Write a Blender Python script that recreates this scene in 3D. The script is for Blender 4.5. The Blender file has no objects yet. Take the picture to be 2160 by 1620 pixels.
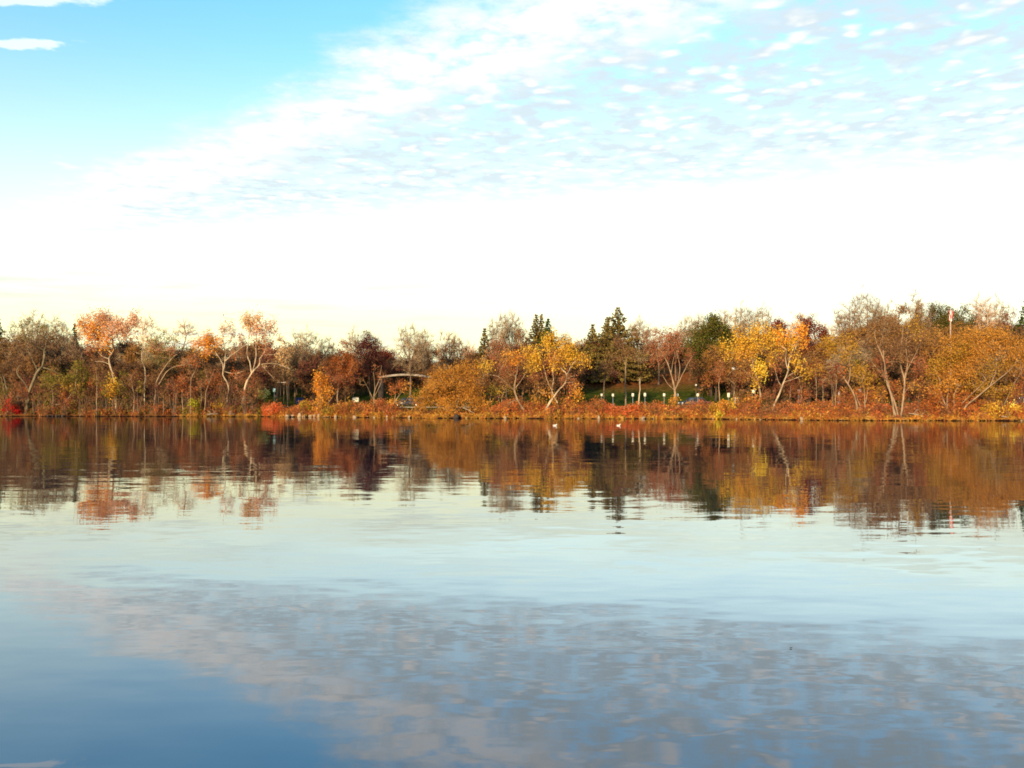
import bpy, math, random
import numpy as np
from mathutils import Vector

# ---------------------------------------------------------------- camera, sky, sun, exposure
scene = bpy.context.scene
C = scene.collection
R = math.radians
F = 1870.0            # focal length in photograph pixels (2160 wide)
HZ = 853.0            # row of the horizon
CAMZ = 1.7            # eye height above the lake
cam_d = bpy.data.cameras.new("camera")
cam = bpy.data.objects.new("camera", cam_d); C.objects.link(cam)
cam.location = (0, 0, CAMZ); cam.rotation_euler = (R(90), 0, 0)
cam_d.sensor_width = 36.0; cam_d.lens = 36.0 * F / 2160.0
cam_d.shift_y = (HZ - 810.0) / 2160.0
cam_d.clip_start = 0.1; cam_d.clip_end = 9000
scene.camera = cam

SUN_EL, SUN_AZ = 9.0, 203.0       # low sun behind the viewer, a little to the left
world = bpy.data.worlds.new("World"); scene.world = world; world.use_nodes = True
wn = world.node_tree.nodes; wl = world.node_tree.links; wn.clear()
def _plug(nt, sock, v):
    if v is None: return
    if isinstance(v, (int, float)): sock.default_value = v
    elif isinstance(v, (tuple, list)): sock.default_value = tuple(v)
    else: nt.links.new(v, sock)
def MATH(nt, op, a, b=None, c=None, clamp=False):
    n = nt.nodes.new('ShaderNodeMath'); n.operation = op; n.use_clamp = clamp
    for i, v in enumerate((a, b, c)): _plug(nt, n.inputs[i], v)
    return n.outputs[0]
def SMOOTH(nt, v, lo, hi, a=0.0, b=1.0):
    n = nt.nodes.new('ShaderNodeMapRange'); n.interpolation_type = 'SMOOTHSTEP'
    _plug(nt, n.inputs['Value'], v)
    for k, x in (('From Min', lo), ('From Max', hi), ('To Min', a), ('To Max', b)): n.inputs[k].default_value = x
    return n.outputs['Result']
def MIXC(nt, f, a, b, mode='MIX'):
    n = nt.nodes.new('ShaderNodeMix'); n.data_type = 'RGBA'; n.blend_type = mode
    n.clamp_result = False; n.clamp_factor = True
    _plug(nt, n.inputs[0], f)
    for s, v in ((n.inputs[6], a), (n.inputs[7], b)):
        if isinstance(v, (tuple, list)): s.default_value = (*v[:3], 1)
        else: nt.links.new(v, s)
    return n.outputs[2]
def NOISE(nt, vec, scale, detail=3, rough=0.55, out='Fac', dist=0.0):
    n = nt.nodes.new('ShaderNodeTexNoise'); nt.links.new(vec, n.inputs['Vector'])
    n.inputs['Scale'].default_value = scale; n.inputs['Detail'].default_value = detail
    n.inputs['Roughness'].default_value = rough; n.inputs['Distortion'].default_value = dist
    return n.outputs[out]
def COMB(nt, x, y, z=0.0):
    n = nt.nodes.new('ShaderNodeCombineXYZ')
    for i, v in enumerate((x, y, z)): _plug(nt, n.inputs[i], v)
    return n.outputs[0]
W = world.node_tree
sky = wn.new('ShaderNodeTexSky'); sky.sky_type = 'NISHITA'; sky.sun_disc = False
sky.sun_elevation = R(SUN_EL); sky.sun_rotation = R(SUN_AZ)
sky.air_density = 1.0; sky.dust_density = 0.6; sky.ozone_density = 1.6
tc = wn.new('ShaderNodeTexCoord'); sx = wn.new('ShaderNodeSeparateXYZ'); wl.new(tc.outputs['Generated'], sx.inputs[0])
dz = MATH(W, 'MAXIMUM', sx.outputs[2], 0.035)
# cloud deck seen as a level sheet: p = direction / elevation
ppx = MATH(W, 'DIVIDE', sx.outputs[0], dz); ppy = MATH(W, 'DIVIDE', sx.outputs[1], dz)
P = COMB(W, ppx, ppy)
wob = MATH(W, 'SUBTRACT', NOISE(W, P, 1.6, 8, 0.68), 0.5)
u = MATH(W, 'ADD', MATH(W, 'ADD', ppy, MATH(W, 'MULTIPLY', ppx, 0.98)), MATH(W, 'MULTIPLY', wob, 1.1))
v = MATH(W, 'ADD', MATH(W, 'ADD', ppy, MATH(W, 'MULTIPLY', ppx, 0.35)), MATH(W, 'MULTIPLY', wob, 1.0))
band = SMOOTH(W, u, 1.9, 2.45)                       # the straight front edge of the cloud field
deck = MATH(W, 'MULTIPLY', band, SMOOTH(W, v, 3.9, 4.7, 1, 0))
edge = MATH(W, 'MULTIPLY', band, SMOOTH(W, u, 2.35, 3.0, 1, 0))
sheet = SMOOTH(W, NOISE(W, P, 3.2, 6, 0.62), 0.28, 0.54)
wv = wn.new('ShaderNodeVectorMath'); wv.operation = 'MULTIPLY_ADD'
wl.new(NOISE(W, P, 7.0, 3, 0.55, 'Color'), wv.inputs[0]); wv.inputs[1].default_value = (.16, .12, 0); wl.new(P, wv.inputs[2])
vor = wn.new('ShaderNodeTexVoronoi'); vor.feature = 'SMOOTH_F1'; vor.inputs['Scale'].default_value = 13.5; vor.inputs['Smoothness'].default_value = 0.7; wl.new(wv.outputs[0], vor.inputs['Vector'])
lump = MATH(W, 'MULTIPLY', SMOOTH(W, vor.outputs['Distance'], 0.52, 0.12), SMOOTH(W, NOISE(W, P, 4.5, 4, 0.6), 0.36, 0.62))
gaps = SMOOTH(W, NOISE(W, P, 8.0, 6, 0.62), 0.34, 0.57)
tint = MIXC(W, SMOOTH(W, sx.outputs[2], 0.20, 0.42), (2.85, 2.45, 2.1), (1.42, 2.25, 2.58))
base = MIXC(W, 1.0, sky.outputs[0], tint, 'MULTIPLY')
grey = MATH(W, 'MULTIPLY', MATH(W, 'MULTIPLY', sheet, gaps), deck)
CL = 5.7
base = MIXC(W, MATH(W, 'MULTIPLY', deck, 0.22), base, (CL*0.98, CL*1.06, CL*1.1))
c1 = MIXC(W, MATH(W, 'MULTIPLY', grey, 0.88), base, (CL*0.75, CL*0.855, CL*0.89))
c2 = MIXC(W, MATH(W, 'MULTIPLY', MATH(W, 'MULTIPLY', lump, deck), 0.8), c1, (CL*1.3, CL*1.22, CL*1.12))
edgef = MATH(W, 'MULTIPLY', edge, SMOOTH(W, NOISE(W, P, 6.0, 7, 0.66), 0.30, 0.60))
c3 = MIXC(W, MATH(W, 'MULTIPLY', edgef, 0.78), c2, (CL*1.4, CL*1.32, CL*1.22))
# stray puffs in the clear part
puff = MATH(W, 'MULTIPLY', SMOOTH(W, NOISE(W, P, 2.3, 5, 0.55), 0.66, 0.76), 0.7)
def spot(cx, cy, rx, ry):
    a = MATH(W, 'DIVIDE', MATH(W, 'SUBTRACT', ppx, cx), rx); b_ = MATH(W, 'DIVIDE', MATH(W, 'SUBTRACT', ppy, cy), ry)
    q = MATH(W, 'SQRT', MATH(W, 'ADD', MATH(W, 'MULTIPLY', a, a), MATH(W, 'MULTIPLY', b_, b_)))
    return SMOOTH(W, MATH(W, 'ADD', q, MATH(W, 'MULTIPLY', MATH(W, 'SUBTRACT', NOISE(W, P, 14, 3), .5), 2.2)), 1.15, 0.55)
puff = MATH(W, 'MAXIMUM', puff, MATH(W, 'MAXIMUM', spot(-1.34, 2.46, .13, .04), spot(-1.22, 2.19, .2, .04)))
puff = MATH(W, 'MULTIPLY', puff, 0.6)
c4 = MIXC(W, puff, c3, (CL*1.3, CL*1.3, CL*1.3))
# thin veil of cloud that thickens towards the horizon
Ps = COMB(W, MATH(W, 'MULTIPLY', ppx, 0.25), MATH(W, 'MULTIPLY', ppy, 0.55))
streak = NOISE(W, Ps, 1.4, 5, 0.6)
hor = SMOOTH(W, MATH(W, 'ADD', sx.outputs[2], MATH(W, 'MULTIPLY', MATH(W, 'SUBTRACT', streak, 0.5), 0.11)), 0.195, 0.115)
warm = MIXC(W, SMOOTH(W, sx.outputs[0], -0.3, 0.5), (CL*1.42, CL*1.40, CL*0.80), (CL*1.45, CL*1.44, CL*1.0))
veil = MIXC(W, SMOOTH(W, sx.outputs[2], 0.075, 0.15), warm, (CL*1.2, CL*1.34, CL*1.15))
thin = SMOOTH(W, NOISE(W, COMB(W, MATH(W, 'MULTIPLY', ppx, 0.45), MATH(W, 'MULTIPLY', ppy, 0.6)), 1.5, 6, 0.62), 0.46, 0.68)
thin = MATH(W, 'MULTIPLY', thin, SMOOTH(W, ppx, 1.0, -3.0, 0.25, 0.85))
veil = MIXC(W, MATH(W, 'MULTIPLY', thin, 0.95), veil, (CL*0.80, CL*0.83, CL*0.73))
c5 = MIXC(W, MATH(W, 'MULTIPLY', hor, 0.93), c4, veil)
bg = wn.new('ShaderNodeBackground'); bg.inputs['Strength'].default_value = 0.1
wo = wn.new('ShaderNodeOutputWorld'); wl.new(c5, bg.inputs['Color']); wl.new(bg.outputs[0], wo.inputs[0])

sun_d = bpy.data.lights.new("sun", 'SUN'); sun_d.energy = 5.0; sun_d.angle = R(0.6); sun_d.color = (1.0, 0.77, 0.48)
sun = bpy.data.objects.new("sun", sun_d); C.objects.link(sun)
_sd = Vector((math.sin(R(SUN_AZ))*math.cos(R(SUN_EL)), math.cos(R(SUN_AZ))*math.cos(R(SUN_EL)), math.sin(R(SUN_EL))))
sun.rotation_euler = _sd.to_track_quat('Z', 'Y').to_euler(); sun.location = (0, -60, 60)
vs = scene.view_settings
vs.view_transform = 'Standard'; vs.look = 'None'; vs.gamma = 1.0; vs.exposure = 0.78; vs.use_curve_mapping = False
scene.cycles.filter_width = 1.75; scene.cycles.max_bounces = 6; scene.cycles.diffuse_bounces = 2; scene.cycles.glossy_bounces = 3
scene.cycles.caustics_reflective = False; scene.cycles.caustics_refractive = False

# ---------------------------------------------------------------- helpers
rng = np.random.default_rng(11)
random.seed(5)
def lin(c):
    c = c / 255.0
    return c / 12.92 if c <= 0.04045 else ((c + 0.055) / 1.055) ** 2.4
def col(r, g, b, k=1.0): return (lin(r)*k, lin(g)*k, lin(b)*k)

MATS = {}
def new_mat(name):
    m = bpy.data.materials.new(name); m.use_nodes = True; m.node_tree.nodes.clear(); MATS[name] = m
    return m, m.node_tree
def finish(nt, shader):
    o = nt.nodes.new('ShaderNodeOutputMaterial'); nt.links.new(shader, o.inputs[0])
WARM = {'orange': (.97, 1.28, 1.7), 'salmon': (1, 1.34, 1.5), 'peach': (1, 1.2, 1.3), 'gold': (.95, 1.1, 1.6), 'yellow': (1, 1.05, 1.4), 'amber': (1.0, 1.22, 1.9), 'willow': (1.05, 1.25, 1.8), 'ochre': (1.1, 1.2, 1.6), 'russet': (1.25, 1.42, 1.6),
        'brown': (1.35, 1.5, 1.6), 'darkbrown': (1.75, 1.9, 1.9), 'purple': (1.4, 1.45, 1.4), 'twig_grey': (1.2, 1.2, 1.15), 'twig_brown': (1.4, 1.45, 1.4), 'twig_pink': (1.15, 1.15, 1.1), 'olive': (1.3, 1.3, 1.3), 'rust': (1, 1.22, 1.45), 'spruce': (1.35, 1.4, 1.3), 'redbrush': (.88, 1.1, 1.5), 'pine': (1.0, 1.0, 1.0), 'sumac': (.92, 1.05, 1.2), 'grass_dry': (.95, 1, 1.2)}
def leaf_mat(name, cols, trans=0.38):
    w_ = WARM.get(name, (1, 1, 1)); cols = [tuple(min(.85, a*b*g) for a, b, g in zip(c, w_, (1.14, 1.30, 1.25))) for c in cols]
    m, nt = new_mat(name)
    a = nt.nodes.new('ShaderNodeAttribute'); a.attribute_name = 'tone'
    r = nt.nodes.new('ShaderNodeValToRGB'); nt.links.new(a.outputs['Fac'], r.inputs[0])
    e = r.color_ramp.elements
    while len(e) < len(cols): e.new(0.5)
    for i, c in enumerate(cols):
        e[i].position = i / (len(cols)-1); e[i].color = (*c, 1)
    d = nt.nodes.new('ShaderNodeBsdfDiffuse'); t = nt.nodes.new('ShaderNodeBsdfTranslucent'); mx = nt.nodes.new('ShaderNodeMixShader')
    nt.links.new(r.outputs[0], d.inputs[0]); nt.links.new(r.outputs[0], t.inputs[0])
    mx.inputs[0].default_value = trans
    nt.links.new(d.outputs[0], mx.inputs[1]); nt.links.new(t.outputs[0], mx.inputs[2])
    finish(nt, mx.outputs[0]); return m
def noise_mat(name, c0, c1, scale=3.0, rough=0.9, stretch=(1, 1, 1), bump=0.0, spec=0.2, metal=0.0):
    m, nt = new_mat(name)
    t = nt.nodes.new('ShaderNodeTexCoord'); mp = nt.nodes.new('ShaderNodeMapping'); mp.inputs['Scale'].default_value = stretch
    nt.links.new(t.outputs['Object'], mp.inputs[0])
    f = NOISE(nt, mp.outputs[0], scale, 5, 0.6)
    c = MIXC(nt, SMOOTH(nt, f, 0.35, 0.65), c0, c1)
    b = nt.nodes.new('ShaderNodeBsdfPrincipled'); nt.links.new(c, b.inputs['Base Color'])
    b.inputs['Roughness'].default_value = rough; b.inputs['Specular IOR Level'].default_value = spec; b.inputs['Metallic'].default_value = metal
    if bump:
        bn = nt.nodes.new('ShaderNodeBump'); bn.inputs['Strength'].default_value = bump; nt.links.new(f, bn.inputs['Height']); nt.links.new(bn.outputs[0], b.inputs['Normal'])
    finish(nt, b.outputs[0]); return m

# bark (real colours)
leaf_mat_ready = True
noise_mat('bark_pale', (.46, .34, .21), (.2, .14, .085), 2.0, stretch=(1, 1, .4))
noise_mat('bark_tan', (.29, .19, .11), (.14, .09, .052), 2.0, stretch=(1, 1, .4))
noise_mat('bark_brown', (.17, .105, .065), (.09, .055, .035), 2.0, stretch=(1, 1, .4))
noise_mat('bark_dark', (.07, .045, .032), (.04, .027, .02), 2.0, stretch=(1, 1, .4))
noise_mat('bark_olive', (.17, .13, .07), (.08, .06, .034), 2.0, stretch=(1, 1, .4))
# leaves and twigs
leaf_mat('orange', [col(165, 70, 18), col(214, 112, 30), col(235, 150, 60)])
leaf_mat('salmon', [col(150, 85, 58), col(208, 122, 84), col(236, 160, 124)])
leaf_mat('peach', [col(165, 95, 55), col(214, 140, 84), col(240, 176, 124)])
leaf_mat('gold', [col(150, 88, 18), col(206, 138, 36), col(236, 176, 62)])
leaf_mat('yellow', [col(170, 120, 20), col(224, 168, 44), col(246, 206, 90)])
leaf_mat('amber', [col(150, 80, 20), col(190, 112, 34), col(216, 140, 52)])
leaf_mat('ochre', [col(110, 72, 18), col(156, 106, 32), col(186, 132, 48)])
leaf_mat('willow', [col(120, 68, 18), col(170, 98, 32), col(196, 124, 48)])
leaf_mat('rust', [col(110, 48, 22), col(158, 74, 34), col(190, 100, 50)])
leaf_mat('redbrush', [col(150, 60, 24), col(196, 84, 36), col(220, 112, 60)])
leaf_mat('sumac', [col(180, 66, 32), col(222, 98, 52), col(240, 134, 84)])
leaf_mat('russet', [col(92, 44, 26), col(134, 68, 42), col(160, 92, 60)])
leaf_mat('darkred', [col(70, 24, 22), col(112, 42, 34), col(138, 58, 44)])
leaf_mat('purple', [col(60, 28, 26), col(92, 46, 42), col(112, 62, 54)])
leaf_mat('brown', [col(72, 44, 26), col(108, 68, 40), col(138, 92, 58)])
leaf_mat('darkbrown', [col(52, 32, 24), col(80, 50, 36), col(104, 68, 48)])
leaf_mat('olive', [col(62, 54, 20), col(98, 84, 30), col(134, 112, 44)])
leaf_mat('lime', [col(110, 100, 20), col(160, 142, 40), col(190, 168, 60)])
leaf_mat('cream', [col(150, 130, 60), col(200, 180, 100), col(226, 206, 140)])
leaf_mat('pine', [col(34, 34, 14), col(66, 62, 24), col(92, 82, 34)], 0.1)
leaf_mat('spruce', [col(42, 32, 18), col(76, 58, 30), col(104, 80, 42)], 0.1)
leaf_mat('evergreen', [col(28, 34, 16), col(50, 58, 26), col(72, 76, 36)], 0.1)
leaf_mat('crimson', [col(120, 16, 18), col(186, 32, 34), col(214, 58, 52)])
leaf_mat('plum', [col(50, 20, 26), col(76, 30, 36), col(92, 42, 44)])
leaf_mat('twig_grey', [col(92, 72, 56), col(132, 104, 82), col(164, 134, 108)], 0.0)
leaf_mat('twig_pink', [col(120, 84, 66), col(164, 122, 98), col(196, 152, 126)], 0.0)
leaf_mat('twig_brown', [col(72, 46, 30), col(106, 70, 46), col(134, 94, 62)], 0.0)
leaf_mat('twig_gold', [col(110, 70, 28), col(150, 98, 42), col(180, 124, 58)], 0.0)
leaf_mat('grass_dry', [col(140, 88, 32), col(188, 126, 54), col(216, 160, 84)])

def mesh_obj(name, V, polys, mats, parent=None, tone=None, midx=None, smooth=False):
    """polys: list of (M,k) int arrays; tone, midx: per-face arrays in the same order."""
    me = bpy.data.meshes.new(name)
    V = np.asarray(V, np.float32)
    me.vertices.add(len(V)); me.vertices.foreach_set('co', V.ravel())
    polys = [np.asarray(p, np.int32) for p in polys if len(p)]
    nl = sum(p.size for p in polys); nf = sum(len(p) for p in polys)
    me.loops.add(nl); me.loops.foreach_set('vertex_index', np.concatenate([p.ravel() for p in polys]))
    tot = np.concatenate([np.full(len(p), p.shape[1], np.int32) for p in polys])
    me.polygons.add(nf)
    me.polygons.foreach_set('loop_start', np.concatenate([[0], np.cumsum(tot)[:-1]]).astype(np.int32))
    me.polygons.foreach_set('loop_total', tot)
    if smooth: me.polygons.foreach_set('use_smooth', np.ones(nf, bool))
    if isinstance(mats, str): mats = [mats]
    for m in mats: me.materials.append(MATS[m])
    if midx is not None: me.polygons.foreach_set('material_index', np.asarray(midx, np.int32))
    if tone is not None:
        at = me.attributes.new('tone', 'FLOAT', 'FACE'); at.data.foreach_set('value', np.asarray(tone, np.float32))
    me.update(calc_edges=True)
    o = bpy.data.objects.new(name, me); C.objects.link(o)
    if parent is not None: o.parent = parent
    return o
def tag(o, label=None, cat=None, group=None, kind=None):
    if label: o['label'] = label
    if cat: o['category'] = cat
    if group: o['group'] = group
    if kind: o['kind'] = kind
    return o
def empty(name, loc=(0, 0, 0), rz=0.0):
    o = bpy.data.objects.new(name, None); C.objects.link(o); o.location = loc; o.rotation_euler = (0, 0, rz)
    o.empty_display_size = 0.3
    return o
def copy_tree(o, parent=None):
    c = o.copy(); C.objects.link(c); c.parent = parent
    for ch in o.children: copy_tree(ch, c)
    return c

class MB:
    """collects boxes, tubes and profiles into one mesh"""
    def __init__(s): s.V = []; s.F3 = []; s.F4 = []; s.n = 0
    def add(s, V, f3=(), f4=()):
        V = np.asarray(V, float); s.V.append(V)
        if len(f3): s.F3.append(np.asarray(f3, int) + s.n)
        if len(f4): s.F4.append(np.asarray(f4, int) + s.n)
        s.n += len(V); return s
    def box(s, c, d, taper=1.0, rz=0.0):
        x, y, z = [q/2 for q in d]
        V = np.array([(-x, -y, -z), (x, -y, -z), (x, y, -z), (-x, y, -z), (-x*taper, -y*taper, z), (x*taper, -y*taper, z), (x*taper, y*taper, z), (-x*taper, y*taper, z)])
        if rz:
            ca, sa = math.cos(rz), math.sin(rz); V = np.stack([V[:, 0]*ca-V[:, 1]*sa, V[:, 0]*sa+V[:, 1]*ca, V[:, 2]], 1)
        return s.add(V + np.array(c), f4=[(0, 3, 2, 1), (4, 5, 6, 7), (0, 1, 5, 4), (1, 2, 6, 5), (2, 3, 7, 6), (3, 0, 4, 7)])
    def tube(s, pts, rad, k=8, cap=True):
        V, Q = tube(pts, rad, k); s.add(V, f4=Q)
        if cap:
            b = s.n - len(V)
            n = len(pts)
            ctop = np.asarray(pts[-1], float)[None]; s.add(ctop)
            s.F3.append(np.array([(b+(n-1)*k+i, b+(n-1)*k+(i+1) % k, s.n-1) for i in range(k)]))
        return s
    def prism(s, prof, y0, y1):
        """closed profile in xz extruded along y"""
        n = len(prof); A = [(x, y0, z) for x, z in prof]; B = [(x, y1, z) for x, z in prof]
        f4 = [(i, (i+1) % n, n+(i+1) % n, n+i) for i in range(n)]
        c0 = (np.mean([p[0] for p in prof]), y0, np.mean([p[1] for p in prof])); c1 = (c0[0], y1, c0[2])
        f3 = [((i+1) % n, i, 2*n) for i in range(n)] + [(n+i, n+(i+1) % n, 2*n+1) for i in range(n)]
        return s.add(A+B+[c0, c1], f3=f3, f4=f4)
    def build(s, name, mat, parent=None, smooth=False, loc=None):
        pol = []
        if s.F3: pol.append(np.concatenate(s.F3))
        if s.F4: pol.append(np.concatenate(s.F4))
        o = mesh_obj(name, np.concatenate(s.V), pol, mat, parent, smooth=smooth)
        if loc is not None: o.location = loc
        return o

def frames(d):
    d = d / np.maximum(np.linalg.norm(d, axis=1, keepdims=True), 1e-6)
    ref = np.where(np.abs(d[:, 2:3]) > 0.9, np.array([[1., 0, 0]]), np.array([[0, 0, 1.]]))
    a = np.cross(d, ref); a /= np.maximum(np.linalg.norm(a, axis=1, keepdims=True), 1e-6)
    return d, a, np.cross(d, a)
def tube(pts, rad, k=7):
    pts = np.asarray(pts, float); rad = np.broadcast_to(np.asarray(rad, float), (len(pts),))
    t = np.gradient(pts, axis=0); d = t / np.maximum(np.linalg.norm(t, axis=1, keepdims=True), 1e-6)
    ref = np.array([0, 1., 0]) if abs(d[:, 1]).max() < 0.9 else np.array([1., 0, 0])
    a = np.cross(d, ref); a /= np.linalg.norm(a, axis=1, keepdims=True); b = np.cross(d, a)
    th = np.arange(k)*2*np.pi/k
    V = pts[:, None] + rad[:, None, None]*(np.cos(th)[None, :, None]*a[:, None] + np.sin(th)[None, :, None]*b[:, None])
    i = np.arange(len(pts)-1)[:, None]*k; j = np.arange(k)[None]; j2 = (j+1) % k
    Q = np.stack([i+j, i+j2, i+k+j2, i+k+j], -1).reshape(-1, 4)
    return V.reshape(-1, 3), Q
def segs(A, B, ra, rb, k=3):
    d, a, b = frames(B-A); th = np.arange(k)*2*np.pi/k
    off = np.cos(th)[None, :, None]*a[:, None] + np.sin(th)[None, :, None]*b[:, None]
    V = np.concatenate([A[:, None]+ra[:, None, None]*off, B[:, None]+rb[:, None, None]*off], 1)
    n = len(A); i = np.arange(n)[:, None]*2*k; j = np.arange(k)[None]; j2 = (j+1) % k
    Q = np.stack([i+j, i+j2, i+k+j2, i+k+j], -1).reshape(-1, 4)
    return V.reshape(-1, 3), Q
def spikes(A, B, r):
    d, a, b = frames(B-A); th = np.arange(3)*2*np.pi/3
    off = np.cos(th)[None, :, None]*a[:, None] + np.sin(th)[None, :, None]*b[:, None]
    V = np.concatenate([A[:, None]+r[:, None, None]*off, B[:, None]], 1)
    i = np.arange(len(A))[:, None]*4
    T = (i[:, :, None] + np.array([(0, 1, 3), (1, 2, 3), (2, 0, 3)])[None]).reshape(-1, 3)
    return V.reshape(-1, 3), T
def unit(v): return v / np.maximum(np.linalg.norm(v, axis=-1, keepdims=True), 1e-6)
def leaves(rg, P0, size, elong=1.35, up=0.0):
    n = len(P0)
    a = unit(rg.normal(size=(n, 3)) + np.array([0, 0, up])); b = unit(np.cross(a, rg.normal(size=(n, 3))))
    s = size*(0.6+0.8*rg.random(n))[:, None]
    a = a*s*elong*0.5; b = b*s*0.5
    V = np.stack([P0-a, P0+b*0.9-a*0.1, P0+a, P0-b*0.9-a*0.1], 1).reshape(-1, 3)
    return V, np.arange(4*n).reshape(-1, 4)
def catmull(pts, step):
    pts = np.asarray(pts, float)
    if len(pts) < 3: 
        n = max(2, int(np.linalg.norm(pts[-1]-pts[0])/step)+1); t = np.linspace(0, 1, n)[:, None]
        return pts[0]*(1-t)+pts[-1]*t
    q = np.concatenate([[2*pts[0]-pts[1]], pts, [2*pts[-1]-pts[-2]]]); out = []
    for i in range(1, len(q)-2):
        n = max(2, int(np.linalg.norm(q[i+1]-q[i])/step)); t = np.linspace(0, 1, n, endpoint=False)[:, None]
        out.append(0.5*((2*q[i])+(-q[i-1]+q[i+1])*t+(2*q[i-1]-5*q[i]+4*q[i+1]-q[i+2])*t**2+(-q[i-1]+3*q[i]-3*q[i+1]+q[i+2])*t**3))
    out.append(pts[-1:]); return np.concatenate(out)

# ---------------------------------------------------------------- terrain
_sx = np.array([-420, -330, -200, -73.4, -34.6, -10.6, 4, 23, 34, 52.4, 120, 230, 330, 420.])
_sy = np.array([-60, 90, 145, 127.2, 122.3, 109.6, 106, 102.6, 93.5, 90.8, 84, 80, 40, -60.])
def shore(x):
    x = np.asarray(x, float)
    return np.interp(x, _sx, _sy) + 0.5*np.sin(x*0.9+0.6) + 0.35*np.sin(x*2.3) + 0.25*np.sin(x*5.1+2)
_hd = np.array([-900, -7, -1.2, 0, 0.25, 2.5, 6, 10, 24, 30, 50, 76, 110, 170, 400, 900, 4000.])
_hh = np.array([-1.8, -1.8, -.35, -.04, .16, .5, .95, 1.25, 1.25, 1.9, 5.0, 8.6, 10.5, 12.0, 10.0, 6.0, 6.0])
def hz(x, y):
    x = np.asarray(x, float); y = np.asarray(y, float)
    d = y - shore(x)
    h = np.interp(d, _hd, _hh)
    und = np.where(d > 28, np.clip((d-28)/40, 0, 1)*(0.7*np.sin(x*.045+1)+0.4*np.sin(x*.11+y*.06)), 0)
    near = np.interp(y, [-4000, -60, -6, 0, 3.0, 3.8, 7], [6, 6, .9, .12, .03, -.25, -1.8])   # the bank the viewer stands on
    return np.maximum(h + und, np.where(y < 8, near, -9))
def X(px, D): return (px-1080.0)/F*D
def Z(py, D): return CAMZ+(HZ-py)/F*D
def shore_px(px):
    """distance of the waterline in the direction of an image column"""
    D = 105.0
    for _ in range(12): D = 0.5*D+0.5*float(shore(X(px, D)))
    return D

def grid_axis(parts):
    out = []
    for a, b, s in parts: out.append(np.arange(a, b, s))
    out.append([parts[-1][1]]); return np.concatenate(out)
gx = grid_axis([(-3000, -400, 260), (-400, -130, 10), (-130, 130, 1.0), (130, 400, 10), (400, 3000, 260)])
gy = grid_axis([(-1500, -100, 140), (-100, -10, 6), (-10, 12, .8), (12, 78, 6), (78, 150, .5), (150, 240, 2), (240, 600, 30), (600, 6000, 450)])
GX, GY = np.meshgrid(gx, gy)
GZ = hz(GX, GY) + np.where(GY > 60, 0.05*np.sin(GX*1.7+GY*.8)+0.04*np.sin(GX*.7-GY*1.9), 0)*np.where((GY-shore(GX) > 9) & (GY-shore(GX) < 25), 0.0, 1.0)
nx, ny = len(gx), len(gy)
idx = np.arange(nx*ny).reshape(ny, nx)
Q = np.stack([idx[:-1, :-1], idx[:-1, 1:], idx[1:, 1:], idx[1:, :-1]], -1).reshape(-1, 4)
m, nt = new_mat('ground')
t = nt.nodes.new('ShaderNodeTexCoord'); o_ = t.outputs['Object']
s3 = nt.nodes.new('ShaderNodeSeparateXYZ'); nt.links.new(o_, s3.inputs[0])
fine = NOISE(nt, o_, 1.6, 6, 0.65); big = NOISE(nt, o_, 0.05, 3, 0.5)
grass = MIXC(nt, SMOOTH(nt, fine, .3, .7), col(44, 50, 16), col(80, 84, 32))
litter = MIXC(nt, SMOOTH(nt, fine, .3, .7), col(86, 52, 28), col(140, 86, 48))
soil = MIXC(nt, SMOOTH(nt, fine, .3, .7), col(96, 60, 30), col(150, 96, 50))
up = SMOOTH(nt, MATH(nt, 'ADD', s3.outputs[2], MATH(nt, 'MULTIPLY', MATH(nt, 'SUBTRACT', big, .5), 4.0)), 3.6, 5.2)
gl = MIXC(nt, up, grass, litter)
sh = SMOOTH(nt, s3.outputs[2], 0.9, 1.2)
gl = MIXC(nt, sh, soil, gl)
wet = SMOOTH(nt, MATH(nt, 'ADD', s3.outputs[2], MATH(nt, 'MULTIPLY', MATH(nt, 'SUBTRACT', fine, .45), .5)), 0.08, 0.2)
gl = MIXC(nt, wet, (.018, .011, .007), gl)  # wet soil at the waterline; its dark also paints in shade under the bank overhang
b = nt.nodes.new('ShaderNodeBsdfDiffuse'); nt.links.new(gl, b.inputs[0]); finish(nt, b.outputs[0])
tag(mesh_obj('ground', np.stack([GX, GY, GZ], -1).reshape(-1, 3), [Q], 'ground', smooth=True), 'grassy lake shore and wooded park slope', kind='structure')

# lake
m, nt = new_mat('water')
t = nt.nodes.new('ShaderNodeTexCoord'); o_ = t.outputs['Object']
mp = nt.nodes.new('ShaderNodeMapping'); mp.inputs['Scale'].default_value = (0.32, 1.0, 1); mp.inputs['Rotation'].default_value = (0, 0, R(4)); nt.links.new(o_, mp.inputs[0])
calm = SMOOTH(nt, NOISE(nt, o_, 0.11, 3, .5), 0.35, 0.65, 0.45, 1.25)
n1 = NOISE(nt, mp.outputs[0], 1.9, 2, 0.5, 'Color'); n2 = NOISE(nt, mp.outputs[0], 6.5, 2, 0.5, 'Color')
def chan(c):
    s_ = nt.nodes.new('ShaderNodeSeparateColor'); nt.links.new(c, s_.inputs[0]); return s_.outputs
a1, a2 = chan(n1), chan(n2)
def slope(i, k1, k2):
    return MATH(nt, 'MULTIPLY', calm, MATH(nt, 'ADD', MATH(nt, 'MULTIPLY', MATH(nt, 'SUBTRACT', a1[i], .5), k1), MATH(nt, 'MULTIPLY', MATH(nt, 'SUBTRACT', a2[i], .5), k2)))
nv = COMB(nt, slope(0, .009, .006), slope(1, .029, .034), 1.0)
nn = nt.nodes.new('ShaderNodeVectorMath'); nn.operation = 'NORMALIZE'; nt.links.new(nv, nn.inputs[0])
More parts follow.
